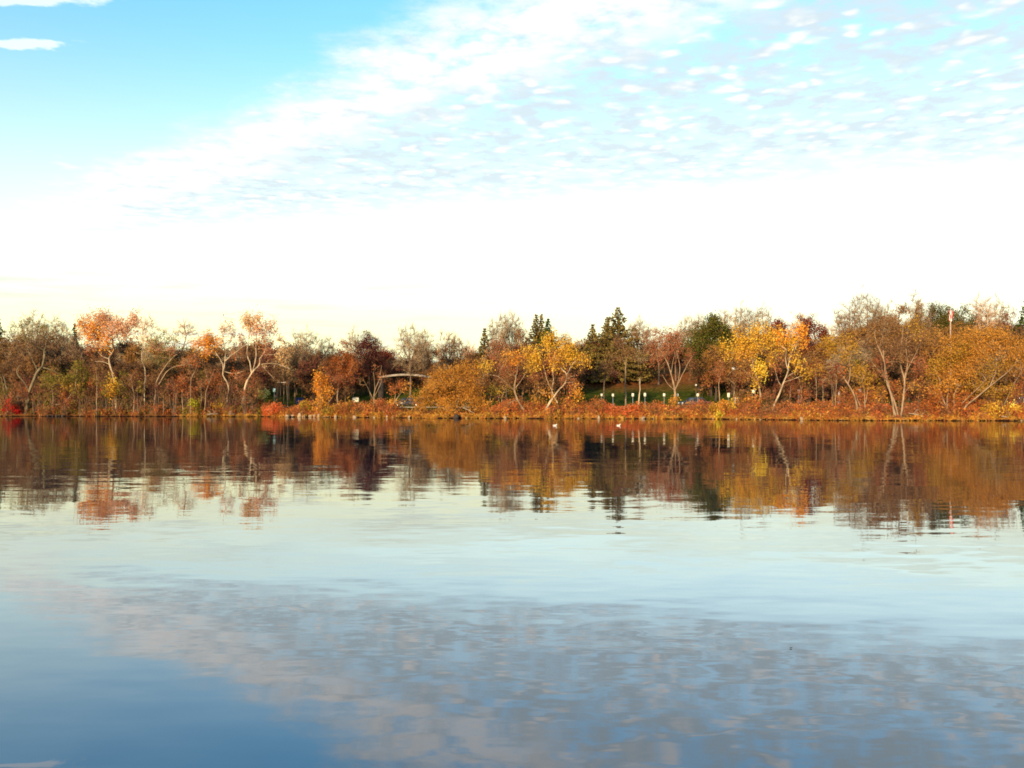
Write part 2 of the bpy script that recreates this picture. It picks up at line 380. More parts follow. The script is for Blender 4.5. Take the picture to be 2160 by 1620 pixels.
gls = nt.nodes.new('ShaderNodeBsdfGlossy'); gls.inputs['Roughness'].default_value = 0.012; nt.links.new(nn.outputs[0], gls.inputs['Normal'])
dif = nt.nodes.new('ShaderNodeBsdfDiffuse'); dif.inputs[0].default_value = (.004, .022, .042, 1)
fr = nt.nodes.new('ShaderNodeLayerWeight'); fr.inputs['Blend'].default_value = 0.5; nt.links.new(nn.outputs[0], fr.inputs['Normal'])
refl = MATH(nt, 'ADD', MATH(nt, 'MULTIPLY', MATH(nt, 'POWER', fr.outputs['Facing'], 3.1), 0.94), 0.05)      # reflectance rising towards grazing view
mx = nt.nodes.new('ShaderNodeMixShader'); nt.links.new(refl, mx.inputs[0]); nt.links.new(dif.outputs[0], mx.inputs[1]); nt.links.new(gls.outputs[0], mx.inputs[2])
finish(nt, mx.outputs[0])
tag(mesh_obj('water', [(-450, -80, 0), (450, -80, 0), (450, 160, 0), (-450, 160, 0)], [[(0, 1, 2, 3)]], 'water'), 'calm lake mirroring the trees and the sky', kind='structure')

# lakeside road
noise_mat('asphalt', (.05, .05, .055), (.075, .072, .07), 4.0, 0.9)
noise_mat('kerbstone', (.30, .27, .23), (.22, .2, .17), 3.0, 0.9)
xs = np.arange(-120, 121, 2.0); ys = np.interp(xs, _sx, _sy)
def strip(d0, d1, z0):
    A = np.stack([xs, ys+d0, np.full_like(xs, z0)], 1); B = np.stack([xs, ys+d1, np.full_like(xs, z0)], 1)
    n = len(xs); i = np.arange(n-1)
    return np.concatenate([A, B]), np.stack([i, i+1, n+i+1, n+i], 1)
V, Q = strip(15.0, 21.0, 1.262)
road = tag(mesh_obj('road', V, [Q], 'asphalt'), 'narrow asphalt road behind the shore brush', kind='structure')
for d0 in (14.82, 21.0):
    V0, Q0 = strip(d0, d0+.18, 1.37); V1 = V0.copy(); V1[:, 2] = 1.2; n = len(xs)
    i = np.arange(n-1); S1 = np.stack([i, i+1, 2*n+i+1, 2*n+i], 1); S2 = np.stack([n+i, n+i+1, 3*n+i+1, 3*n+i], 1)
    mesh_obj('kerb', np.concatenate([V0, V1]), [Q0, S1, S2], 'kerbstone', road)

# ---------------------------------------------------------------- tree builder
def grow(rg, seeds, attr, lift=0.12, step=0.8):
    """greedy branching: every crown point joins the nearest limb by a curved branch"""
    cap = len(seeds) + len(attr)*8 + 10
    N = np.zeros((cap, 3)); par = np.full(cap, -1); n = len(seeds); N[:n] = seeds
    dist = np.sqrt(((attr[:, None]-seeds[None])**2).sum(-1)).min(1)
    tips = []
    for ai in np.argsort(dist + 0.15*rg.random(len(attr))):
        a = attr[ai]; df = a-N[:n]; L = np.sqrt((df**2).sum(1))+1e-6
        cost = L*(1.0+0.75*np.maximum(0, -df[:, 2]/L)+0.12*np.maximum(0, 1-df[:, 2]/L))
        j = int(np.argmin(cost)); l = L[j]
        k = min(6, max(1, int(l/step)))
        ctrl = (N[j]+a)/2 + rg.normal(size=3)*0.12*l + np.array([0, 0, lift*l])
        p = j
        for q in range(1, k+1):
            tt = q/k; pt = (1-tt)**2*N[j]+2*tt*(1-tt)*ctrl+tt**2*a
            N[n] = pt; par[n] = p; p = n; n += 1
        tips.append(n-1)
    return N[:n], par[:n], np.array(tips), len(seeds)

def build_tree(root, rg, stems, blobs, bark='bark_brown', twig='twig_brown', tips_m2=5.0, nleaf=16, lsize=0.17, clump=0.34, flame=1.0,
               ntwig=5, ltwig=0.8, rtip=0.013, lift=0.12, seed_from=0.35, detail=True, kcap=900, twr=0.013):
    """stems: [(points (n,3), r0, r1)] local metres; blobs: [(centre, radii, key or None, weight)]"""
    seeds = []
    for si, (pts, r0, r1) in enumerate(stems):
        c = catmull(pts, 0.5); n = len(c); s = np.linspace(0, 1, n)
        wig = np.cumsum(rg.normal(size=(n, 3))*0.03, 0)*[1, 1, 0.2]; wig -= wig[0]
        c = c + wig
        rad = r0+(r1-r0)*s
        if si == 0: rad = rad*(1+0.45*np.exp(-s*n*0.5/0.6))
        rad = rad*(1+.10*rg.normal(size=n))
        V, Qd = tube(c, rad, 7)
        mesh_obj('trunk' if si == 0 else 'limb', V, [Qd], bark, root, smooth=True)
        seeds.append(c[int(n*(seed_from if si == 0 else 0.15)):])
    seeds = np.concatenate(seeds)
    A, key, cen = [], [], []
    for (c, r, k, w) in blobs:
        n = int(max(4, min(kcap, math.pi*r[0]*r[2]*tips_m2*w*(1.2 if k else 1.0))))
        d = unit(rg.normal(size=(n, 3))); rr = rg.random(n)**0.45
        lump = 0.92+0.22*np.sin(d[:, 0]*5+c[0])*np.sin(d[:, 2]*6+c[2])+0.12*rg.normal(size=n)
        off = d*(rr*np.clip(lump, .5, 1.2))[:, None]
        if k:                                        # leafy crowns gather in clumps with gaps between
            nc = max(3, n//8); ci = rg.integers(0, nc, n); cc = unit(rg.normal(size=(nc, 3)))*(.45+.62*rg.random((nc, 1)))
            cl = cc[ci]+rg.normal(size=(n, 3))*.17
            off = np.where((rg.random(n) < .72)[:, None], cl, off)
        A.append(np.asarray(c)+off*np.asarray(r)); key += [k]*n; cen.append(np.tile(c, (n, 1)))
    A = np.concatenate(A); key = np.array([k or '' for k in key]); cen = np.concatenate(cen)
    N, par, tips, ns = grow(rg, seeds, A, lift)
    cnt = np.zeros(len(N)); cnt[tips] = 1
    for i in range(len(N)-1, ns-1, -1): cnt[par[i]] += cnt[i]
    cnt = np.maximum(cnt, 1)
    i = np.arange(ns, len(N)); p = par[i]
    rad = np.minimum(rtip*cnt**0.5, 0.16)
    rp = np.where(p < ns, rad[i]*1.15, rad[p])
    V, Qd = segs(N[p], N[i], np.minimum(rp, rad[i]*1.5), rad[i], 3)
    tag(mesh_obj('branches', V, [Qd], bark, root), kind='stuff')
    # twigs
    tp = N[tips]; td = unit(N[tips]-N[par[tips]])
    order = np.array([int(np.argmin(((A-q)**2).sum(1))) for q in tp]); tk = key[order]; tcen = cen[order]
    keys = [k for k in dict.fromkeys(tk.tolist()) if k]
    VV, F3, F4, to3, to4, m3, m4, nv = [], [], [], [], [], [], [], 0
    tt = rg.random(len(tp))
    if ntwig:
        rep = np.repeat(np.arange(len(tp)), ntwig); outw = unit(tp-tcen)
        d = unit(td[rep]*0.7+outw[rep]*0.35+rg.normal(size=(len(rep), 3))*0.55+np.array([0, 0, .35]))
        st = tp[rep]-td[rep]*rg.random((len(rep), 1))*0.5
        V, T = spikes(st, st+d*(ltwig*(.5+.9*rg.random(len(rep))))[:, None], np.full(len(rep), twr))
        VV.append(V); F3.append(T); nv += len(V); to3.append(np.repeat(np.clip(rg.random(len(rep))*.6+tt[rep]*.4, 0, 1), 3)); m3.append(np.zeros(len(T)))
    for ki, k in enumerate(keys):
        sel = np.where(tk == k)[0]; rep = np.repeat(sel, int(nleaf*2.0))
        off = rg.normal(size=(len(rep), 3))*clump*np.array([1, 1, flame]); 
        P0 = tp[rep]+off+np.array([0, 0, 0.15*(flame-1)])
        V, Qd = leaves(rg, P0, lsize*.80, 1.3*max(1, flame*.8), 1.2*(flame-1)); VV.append(V); F4.append(Qd+nv); nv += len(V)
        to4.append(np.clip(tt[rep]*.55+rg.random(len(rep))*.45, 0, 1)); m4.append(np.full(len(Qd), ki+1))
    pol = []
    if F3: pol.append(np.concatenate(F3))
    if F4: pol.append(np.concatenate(F4))
    tag(mesh_obj('crown', np.concatenate(VV), pol, [twig]+keys, root, tone=np.concatenate(to3+to4), midx=np.concatenate(m3+m4)), kind='stuff')

def tree(name, label, D, stems, blobs, seed, group=None, cat='tree', dd=None, **kw):
    """stems and blobs given in image rows and columns of the photograph at distance D; built in metres round the foot of the tree"""
    rg = np.random.default_rng(seed)
    fx = X(stems[0][0][0][0], D); g = float(hz(fx, D))
    root = empty(name, (fx, D, g)); tag(root, label, cat, group)
    S = []
    for si, (pts, w0, w1) in enumerate(stems):
        q = []
        dep = rg.uniform(-.25, .25)
        p0 = pts[0]
        for j, (a, b2) in enumerate(pts):
            L = math.hypot(a-p0[0], b2-p0[1])*D/F
            q.append((X(a, D)-fx, (dep*L if si else rg.normal()*.05*L), Z(b2, D)-g))
        if si == 0:
            if q[0][2] > 0.25: q.insert(0, (q[0][0]-(q[1][0]-q[0][0])*.15, 0, -.15))
            else: q[0] = (q[0][0], 0, -.15)
        S.append((np.array(q), w0*D/F*.32, w1*D/F*.34))
    if len(S) > 1:                                   # limbs start on the nearest point of the stems before them
        base = catmull(S[0][0], .4); allp = base
        for i in range(1, len(S)):
            q = S[i][0]; dx = ((allp[:, [0, 2]]-q[0][[0, 2]])**2).sum(1); j = int(np.argmin(dx))
            if dx[j] < 2.5: q[:, 1] += allp[j, 1]; 
            allp = np.concatenate([allp, catmull(q, .4)])
    B = []
    for bl in blobs:
        cx, cy, rx, ry = bl[:4]; k = bl[4] if len(bl) > 4 else None; w = bl[5] if len(bl) > 5 else 1.0
        r = rx*D/F
        B.append((np.array((X(cx, D)-fx, rg.uniform(-.3, .3)*r, Z(cy, D)-g)), (r, max(.5, min(r, 3.5)*.9), ry*D/F), k, w))
    build_tree(root, rg, S, B, **kw)
    return root

def conifer(name, label, px, top, hw, D, seed, mat='spruce', group=None, bare=0.08, dens=1.0, droop=0.35, wide=2.3):
    rg = np.random.default_rng(seed)
    fx = X(px, D); g = float(hz(fx, D)); H = Z(top, D)-g; Rm = hw*wide*D/F
    root = empty(name, (fx, D, g)); tag(root, label, 'tree', group)
    V, Qd = tube(np.array([(0, 0, -.2), (.05, 0, H*.4), (0, .05, H*.98)]), [Rm*.05+.05, Rm*.035, .02], 6)
    mesh_obj('trunk', V, [Qd], 'bark_dark', root, smooth=True)
    A, B, P0, tn = [], [], [], []
    nlev = int(H/0.42)
    for i in range(nlev):
        f = i/nlev; z = H*(bare+(1-bare)*f)
        Rz = Rm*(1-f)**1.05*(0.70+0.38*rg.random()) + 0.05
        nb = int((5+10*(1-f))*dens)
        ph = rg.random()*6.28
        for b_ in range(nb):
            th = ph+b_*6.283/nb+rg.normal()*.2; L = Rz*(0.65+.5*rg.random())
            d = np.array([math.cos(th), math.sin(th), 0.12-droop*(1-f)])
            a = np.array([0, 0, z]); e = a+d*L+np.array([0, 0, .12*L]); A.append(a); B.append(e)
            n = max(4, int(L*9)); s = rg.random(n)**.5
            P0.append(a+(e-a)*s[:, None]+rg.normal(size=(n, 3))*np.array([.14, .14, .10])*min(1, .25+Rz*.7)); tn.append(np.clip(rg.random()*.6+rg.random(n)*.4, 0, 1))
    A = np.array(A); B = np.array(B)
    V1, T1 = segs(A, B, np.full(len(A), .03), np.full(len(A), .01), 3)
    tag(mesh_obj('branches', V1, [T1], 'bark_dark', root), kind='stuff')
    P0 = np.concatenate(P0); V2, Q2 = leaves(rg, P0, .26, 1.8, -.3)
    tag(mesh_obj('crown', V2, [Q2], mat, root, tone=np.concatenate(tn)), kind='stuff')
    return root

# ---------------------------------------------------------------- trees on the shore, from left to right
def sd(px, d=2.0): return shore_px(px)+d
T = tree
T('shore_tree', 'two thin leaning stems at the left picture edge above the crimson bush', sd(15, 3),
  [([(17, 868), (14, 830), (8, 800), (-2, 770), (-6, 740)], 5, 2), ([(10, 850), (4, 812), (-8, 780)], 4, 2)],
  [(0, 735, 28, 30, 'brown', .7), (-15, 770, 30, 30, 'darkbrown'), (25, 765, 20, 24, 'darkbrown', .8)], 101, bark='bark_olive', nleaf=9)
T('leaning_tree', 'big olive-barked tree leaning right beside the crimson bush', sd(55, 1.5),
  [([(54, 874), (59, 838), (64, 821), (78, 786), (85, 772), (93, 748), (90, 739), (74, 724)], 13, 4), ([(62, 824), (54, 807), (42, 793), (40, 781), (48, 770)], 5, 2),
   ([(93, 748), (97, 732), (111, 731), (124, 739)], 4, 1.5), ([(78, 780), (68, 755), (60, 735), (59, 722)], 4, 1.5), ([(88, 775), (104, 780), (119, 788)], 4, 1.5), ([(74, 724), (66, 706), (64, 690)], 4, 1.2)],
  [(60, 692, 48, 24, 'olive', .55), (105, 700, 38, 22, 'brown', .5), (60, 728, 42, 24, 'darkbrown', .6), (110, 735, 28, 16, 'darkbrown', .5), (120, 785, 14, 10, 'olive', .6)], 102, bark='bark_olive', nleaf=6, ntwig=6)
T('small_tree', 'olive-yellow leafed small tree with a thin bent stem by the dark stones', sd(118, 1),
  [([(108, 876), (111, 850), (113, 835), (107, 818)], 3.5, 1.5), ([(110, 853), (125, 853), (142, 847)], 2, 1)],
  [(118, 805, 22, 16, 'olive'), (150, 800, 26, 18, 'olive'), (160, 775, 24, 14, 'olive', .8), (150, 818, 22, 10, 'ochre', .7)], 103, bark='bark_tan', nleaf=12)
T('cottonwood_tree', 'tall salmon and orange leafed tree with a crooked pale trunk', sd(240, 2.5),
  [([(245, 876), (243, 820), (240, 793), (233, 772), (230, 755), (232, 741), (238, 717), (236, 690), (224, 662)], 8, 2.5), ([(233, 770), (219, 763), (203, 763)], 3, 1.2), ([(230, 757), (216, 752), (205, 740)], 3, 1.2),
   ([(231, 745), (217, 734), (202, 705)], 3.5, 1.2), ([(236, 735), (250, 718), (272, 690), (290, 668)], 4, 1.2), ([(238, 717), (228, 700), (205, 672)], 3, 1), ([(238, 712), (252, 690), (258, 672)], 3, 1)],
  [(186, 692, 20, 26, 'orange', 1.1), (205, 700, 20, 28, 'orange'), (203, 675, 22, 18, 'salmon'), (224, 676, 18, 22, 'salmon'), (238, 698, 24, 22, 'salmon', .9), (262, 686, 24, 22, 'salmon', .8), (287, 678, 16, 22, 'salmon', .9), (222, 726, 22, 16, 'orange', .8), (275, 705, 22, 14, 'salmon', .5), (195, 735, 22, 16, 'russet', .6)],
  104, bark='bark_pale', twig='twig_pink', nleaf=12, flame=1.7, lsize=.17)
T('thin_tree', 'straight thin pale sapling in front of the salmon tree', sd(204, .5), [([(204, 878), (205, 836), (207, 800), (209, 762)], 3, 1.2), ([(205, 838), (201, 820)], 1.5, .8)],
  [(208, 775, 14, 14, 'brown', .6), (204, 800, 12, 12, 'olive', .5)], 105, bark='bark_tan', nleaf=7)
T('sapling', 'bright golden orange leafed sapling low under the salmon tree', sd(238, 1), [([(238, 876), (238, 840), (236, 815)], 2.5, 1)], [(236, 812, 14, 17, 'gold', 1.5), (240, 830, 10, 8, 'orange')], 106, bark='bark_brown', nleaf=14, flame=1.4)
T('thin_tree', 'slim pale bare tree right of the salmon tree with upright pinkish twigs', sd(304, 2.5),
  [([(305, 876), (305, 830), (304, 790), (303, 755), (301, 720), (304, 690)], 4.5, 1.5), ([(303, 750), (308, 725), (318, 690)], 2.5, 1), ([(301, 725), (294, 700)], 2, 1)],
  [(303, 690, 18, 28, None, .9), (316, 685, 16, 26, None, .7), (300, 715, 18, 12, 'peach', .35), (325, 733, 16, 12, 'amber', .6)], 107, bark='bark_pale', twig='twig_pink', nleaf=9, ntwig=8, ltwig=1.1)
T('leaning_tree', 'bare tree leaning right with long low limbs between the salmon and orange trees', sd(330, 2),
  [([(322, 876), (326, 820), (332, 803), (357, 757), (378, 740), (397, 727), (410, 718)], 6, 2), ([(335, 812), (352, 786), (376, 772), (411, 770)], 4, 1.3), ([(357, 757), (355, 738), (352, 722)], 2.5, 1), ([(370, 746), (369, 728)], 2, 1),
   ([(385, 735), (392, 713), (390, 696), (381, 684), (372, 674)], 3.5, 1.2), ([(390, 700), (388, 680), (387, 670)], 2.5, 1)],
  [(340, 718, 34, 22, 'olive', .6), (385, 692, 22, 20, None, .9), (400, 700, 24, 22, None, .7), (345, 745, 30, 18, 'russet', .6), (395, 760, 24, 14, 'rust', .6)], 108, bark='bark_tan', twig='twig_pink', nleaf=7, ntwig=7, ltwig=1.0)
for i, (pts, bl, lb) in enumerate([
    ([(402, 876), (402, 836), (404, 800), (411, 770), (411, 748)], [(411, 755, 14, 16, 'rust', .5), (404, 790, 12, 12, 'brown', .4)], 'tall thin sapling left of the lime bush with bent top'),
    ([(423, 877), (423, 840), (423, 806)], [(422, 805, 12, 14, 'russet', .6)], 'straight thin pale sapling between lime bush and mustard bush'),
    ([(386, 876), (386, 827), (388, 800)], [(388, 800, 12, 16, 'russet', .7)], 'thin sapling left of the lime bush with russet twigs'),
    ([(369, 876), (371, 840), (374, 815)], [(374, 812, 12, 16, 'rust', .7)], 'thin brown sapling under the leaning bare tree'),
    ([(345, 876), (345, 830)], [(345, 825, 12, 14, 'brown', .8)], 'short brown sapling under the leaning bare tree'),
    ([(282, 876), (284, 840), (280, 800), (284, 792)], [(281, 795, 16, 16, 'brown', .6)], 'thin forked sapling between the pale trunks on the left shore')]):
    T('sapling', lb, sd(pts[0][0], .8), [(pts, 3.2, 1.2)], bl, 120+i, bark='bark_tan', nleaf=8, ntwig=6)
T('forked_sapling', 'forked pale sapling just left of the mustard bush', sd(432, .8), [([(431, 876), (433, 845), (435, 827), (440, 807), (450, 784)], 4, 1.3), ([(440, 807), (436, 792), (432, 782)], 2, 1)],
  [(448, 785, 14, 14, 'russet', .5), (432, 785, 10, 12, 'brown', .5)], 109, bark='bark_tan', nleaf=7, ntwig=6)
T('cottonwood_tree', 'crooked pale-trunked tree with a clump of orange leaves on its left', sd(478, 1.5),
  [([(477, 876), (478, 848), (481, 815), (471, 791), (469, 770), (460, 756), (450, 742)], 7, 2.2), ([(472, 785), (476, 770), (479, 755), (480, 735), (478, 712)], 4.5, 1.3), ([(478, 762), (492, 750), (521, 729)], 3.5, 1.2), ([(475, 784), (494, 788), (513, 784)], 3, 1.2), ([(455, 750), (440, 735), (432, 715)], 3, 1)],
  [(430, 728, 20, 18, 'orange', 1.3), (445, 712, 22, 14, 'orange', 1.2), (463, 722, 14, 14, 'orange', .9), (440, 748, 16, 12, 'orange', .7), (486, 702, 20, 22, None, .9), (480, 690, 16, 16, 'salmon', .5), (500, 712, 16, 16, 'russet', .5), (505, 752, 16, 10, 'rust', .5), (500, 792, 14, 10, 'rust', .7)],
  110, bark='bark_pale', twig='twig_pink', nleaf=13, flame=1.4, ntwig=6, ltwig=.9)
T('cottonwood_tree', 'tall pale forked tree with peach leaves and a long drooping right limb', sd(513, 3),
  [([(508, 872), (513, 834), (518, 812), (530, 786), (542, 769), (546, 757), (556, 743), (562, 720), (560, 695)], 9, 2), ([(530, 785), (527, 764), (521, 748), (523, 729), (528, 700)], 4.5, 1.2), ([(532, 782), (538, 752), (537, 725), (538, 690), (536, 672)], 4, 1.2),
   ([(545, 768), (570, 766), (592, 770), (611, 778)], 4, 1.3), ([(549, 770), (562, 784), (575, 798)], 2.2, 1), ([(553, 748), (575, 748), (592, 742)], 2.5, 1), ([(558, 735), (572, 712), (582, 690)], 2.5, 1)],
  [(533, 678, 18, 14, 'peach', 1.2), (520, 690, 14, 18, 'peach', .8), (562, 690, 20, 14, 'salmon', 1.1), (578, 690, 10, 12, 'salmon', .7), (535, 705, 20, 14, 'salmon', .7), (548, 718, 20, 14, 'rust', .6), (515, 718, 12, 16, None, .7), (565, 735, 24, 10, 'russet', .5), (575, 775, 24, 10, 'brown', .4)],
  111, bark='bark_pale', twig='twig_pink', nleaf=11, flame=1.6, ntwig=6)
T('columnar_tree', 'small bright orange columnar tree above the pale shore stones', sd(676, 3), [([(680, 870), (678, 840), (676, 800)], 4, 1.5), ([(684, 862), (698, 842), (714, 824)], 3, 1)],
  [(675, 800, 14, 20, 'orange', 1.6), (672, 825, 18, 22, 'orange', 1.5), (680, 848, 22, 14, 'amber', 1.3), (690, 830, 12, 14, 'orange')], 112, bark='bark_tan', nleaf=13, flame=1.2)
T('forked_tree', 'small bare vase-shaped tree just left of the footbridge end', sd(790, 2), [([(791, 872), (790, 850), (789, 834), (794, 812), (798, 797), (802, 770)], 5, 1.2), ([(789, 846), (782, 832), (775, 818), (768, 806)], 3, 1), ([(790, 836), (800, 822), (808, 803)], 3, 1), ([(791, 825), (789, 805), (786, 785)], 2.2, .9)],
  [(770, 800, 14, 14, None, .6), (800, 785, 18, 18, 'russet', .35), (812, 800, 12, 12, 'rust', .4)], 113, bark='bark_tan', twig='twig_brown', nleaf=6, ntwig=7)
T('small_tree', 'small rusty orange leaning tree right of the bare vase-shaped tree', sd(830, 2), [([(826, 872), (832, 850), (845, 830), (855, 812)], 4, 1.2), ([(832, 850), (836, 825), (838, 810)], 2.5, 1)],
  [(842, 815, 16, 16, 'rust', 1.1), (858, 815, 10, 12, 'amber', .8), (835, 845, 20, 14, 'amber', 1.0), (820, 858, 20, 12, 'rust', .9)], 114, bark='bark_tan', nleaf=11)
T('willow_shrub', 'wide dome-shaped amber willow at the water edge', sd(955, 2.5),
  [([(960, 878), (965, 850), (972, 815), (985, 785)], 7, 2), ([(958, 872), (940, 830), (930, 800)], 5, 1.5), ([(962, 870), (1000, 830), (1015, 800)], 4, 1.3), ([(955, 874), (915, 850), (890, 838)], 4, 1.3), ([(965, 860), (955, 815), (955, 785)], 4, 1.2)],
  [(952, 790, 34, 22, 'willow', 1.5), (998, 786, 30, 22, 'willow', 1.4), (920, 815, 36, 24, 'willow', 1.5), (965, 822, 50, 28, 'willow', 1.4), (1005, 828, 30, 26, 'willow', 1.0), (895, 842, 28, 18, 'willow', 1.4), (940, 852, 50, 18, 'amber', 1.2), (990, 858, 36, 14, 'willow', .9), (1020, 850, 26, 18, 'amber', .9), (935, 830, 40, 26, 'willow', 1.2)],
  115, bark='bark_tan', twig='twig_gold', nleaf=13, lsize=.14, clump=.4, ntwig=6, tips_m2=5.5)
T('leaning_tree', 'tree leaning left with a bleached snag and a bright orange leaf clump', sd(1108, 1.5),
  [([(1112, 876), (1100, 856), (1092, 841), (1086, 822), (1088, 806), (1090, 790)], 9, 4), ([(1086, 824), (1067, 807), (1050, 793), (1021, 789)], 4, 1.2), ([(1086, 820), (1100, 800), (1112, 780), (1120, 772)], 3, 1.2), ([(1052, 794), (1056, 778), (1064, 768)], 2.2, 1), ([(1094, 842), (1082, 846), (1072, 852)], 2.5, 1.2), ([(1090, 795), (1092, 770), (1096, 750)], 3, 1)],
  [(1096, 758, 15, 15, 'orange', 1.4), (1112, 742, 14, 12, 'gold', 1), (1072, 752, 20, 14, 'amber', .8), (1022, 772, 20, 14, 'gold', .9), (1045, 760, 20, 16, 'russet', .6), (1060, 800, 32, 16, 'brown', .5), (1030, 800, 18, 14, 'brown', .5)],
  116, bark='bark_tan', twig='twig_brown', nleaf=12, flame=1.2, ntwig=6)
T('small_tree', 'low umbrella-shaped yellow tree with bright stems beside the picnic table', sd(1056, 9), [([(1054, 852), (1052, 838), (1048, 822)], 3, 1.2), ([(1058, 851), (1060, 836), (1066, 820)], 2.5, 1), ([(1040, 850), (1039, 834)], 2, 1)],
  [(1050, 824, 16, 8, 'gold', 1.3), (1072, 820, 14, 8, 'ochre', 1.2), (1040, 832, 10, 7, 'gold', .9)], 117, bark='bark_pale', nleaf=12)
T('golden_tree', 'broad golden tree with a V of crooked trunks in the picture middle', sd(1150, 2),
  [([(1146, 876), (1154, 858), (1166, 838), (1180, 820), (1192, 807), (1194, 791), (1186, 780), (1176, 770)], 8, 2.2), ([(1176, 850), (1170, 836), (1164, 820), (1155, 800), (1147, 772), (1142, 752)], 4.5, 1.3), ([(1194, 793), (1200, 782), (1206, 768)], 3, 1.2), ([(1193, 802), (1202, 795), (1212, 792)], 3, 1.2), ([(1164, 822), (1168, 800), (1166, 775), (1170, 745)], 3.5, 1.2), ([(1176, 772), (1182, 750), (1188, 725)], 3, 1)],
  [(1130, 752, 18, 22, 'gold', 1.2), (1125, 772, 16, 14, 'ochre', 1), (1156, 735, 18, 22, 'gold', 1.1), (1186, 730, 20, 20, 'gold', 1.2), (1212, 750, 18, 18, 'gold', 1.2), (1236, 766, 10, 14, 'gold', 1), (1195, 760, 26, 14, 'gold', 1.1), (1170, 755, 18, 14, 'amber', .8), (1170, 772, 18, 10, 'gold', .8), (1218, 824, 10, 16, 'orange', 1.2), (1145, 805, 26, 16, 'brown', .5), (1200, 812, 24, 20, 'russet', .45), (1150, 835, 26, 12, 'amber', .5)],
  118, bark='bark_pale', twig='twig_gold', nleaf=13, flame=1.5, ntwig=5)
T('park_tree', 'bare reddish park tree with a pale forked trunk above the road', sd(1424, 11),
  [([(1424, 852), (1424, 830), (1423, 815), (1417, 789), (1411, 769), (1396, 738)], 9, 2), ([(1424, 822), (1432, 807), (1449, 769), (1459, 753)], 4, 1.2), ([(1428, 812), (1433, 790), (1434, 765), (1428, 740)], 3.5, 1.2), ([(1422, 822), (1414, 815), (1408, 806), (1400, 790)], 3, 1), ([(1416, 785), (1420, 760), (1422, 735)], 3, 1)],
  [(1395, 725, 26, 24, 'russet', .8), (1425, 722, 26, 24, 'russet', .8), (1450, 745, 20, 18, 'russet', .6), (1385, 755, 22, 18, 'russet', .6), (1412, 700, 24, 12, 'russet', .7)],
  119, bark='bark_tan', twig='twig_brown', nleaf=8, ntwig=7)
T('yellow_tree', 'wide yellow-gold tree above the square white sign', sd(1560, 5),
  [([(1605, 872), (1604, 845), (1602, 820), (1597, 795), (1590, 765), (1588, 735)], 8, 2), ([(1600, 808), (1580, 790), (1565, 778), (1548, 782), (1538, 792)], 3.5, 1.2), ([(1594, 780), (1578, 765), (1560, 750)], 3.5, 1.2), ([(1590, 765), (1602, 740), (1612, 715)], 3.5, 1.2), ([(1588, 745), (1570, 725), (1562, 700)], 3, 1)],
  [(1540, 738, 18, 16, 'gold', 1.1), (1562, 722, 18, 18, 'gold', 1.2), (1552, 705, 9, 14, 'gold', 1), (1590, 722, 20, 20, 'gold', 1.2), (1598, 700, 18, 16, 'gold', 1.1), (1620, 712, 20, 20, 'gold', 1), (1570, 745, 28, 12, 'amber', .9), (1606, 785, 14, 18, 'yellow', 1.6), (1626, 758, 9, 12, 'gold', 1.2), (1560, 775, 24, 16, 'brown', .5), (1585, 800, 24, 16, 'brown', .5), (1594, 812, 8, 12, 'gold', .8)],
  130, bark='bark_tan', twig='twig_gold', nleaf=13, flame=1.5)
T('slim_tree', 'slim straight trunk with brown crown left of the small orange shrub', sd(1518, 9), [([(1519, 852), (1518, 830), (1517, 810), (1522, 788), (1528, 765)], 4.5, 1.5)], [(1522, 775, 22, 20, 'russet', .7), (1540, 765, 18, 14, 'brown', .6)], 131, bark='bark_tan', nleaf=8, ntwig=6)
T('birch_tree', 'pale trunk leaning right with an orange crown near the right shore', sd(1632, 2.5),
  [([(1628, 870), (1634, 855), (1648, 821), (1657, 800), (1662, 781), (1668, 755), (1673, 738), (1681, 720)], 8, 2.2), ([(1661, 783), (1656, 768), (1655, 755), (1658, 738)], 3.5, 1.2), ([(1655, 806), (1668, 802), (1690, 794), (1708, 788)], 3, 1.2), ([(1660, 797), (1672, 788), (1688, 781)], 2.5, 1), ([(1650, 815), (1640, 802), (1632, 780)], 2, .9), ([(1673, 740), (1684, 720), (1690, 700)], 3, 1)],
  [(1658, 718, 20, 16, 'orange', 1.2), (1684, 706, 16, 18, 'orange', 1.3), (1672, 722, 20, 14, 'gold', .9), (1642, 720, 14, 12, 'gold', .9), (1690, 728, 12, 12, 'orange', .7), (1676, 772, 9, 13, 'gold', 1.2), (1708, 788, 10, 6, 'ochre', .9), (1640, 775, 14, 12, 'russet', .5)],
  132, bark='bark_pale', twig='twig_gold', nleaf=13, flame=1.7)
T('leaning_tree', 'ochre willow-like tree whose trunk bows over to the left', sd(1808, 1.5),
  [([(1811, 880), (1805, 846), (1797, 826), (1788, 806), (1773, 787), (1756, 773), (1740, 761)], 7.5, 2), ([(1773, 787), (1768, 765), (1760, 745)], 3, 1), ([(1756, 773), (1736, 775), (1722, 785)], 2.5, 1), ([(1790, 810), (1796, 780), (1795, 750)], 3, 1)],
  [(1762, 728, 26, 18, 'ochre', 1.2), (1735, 730, 16, 16, 'ochre', 1), (1778, 752, 16, 16, 'ochre', 1), (1798, 728, 22, 10, 'ochre', .9), (1725, 782, 16, 10, 'ochre', 1.2), (1785, 712, 20, 10, 'ochre', .7)],
  133, bark='bark_tan', twig='twig_gold', nleaf=13, lsize=.15)
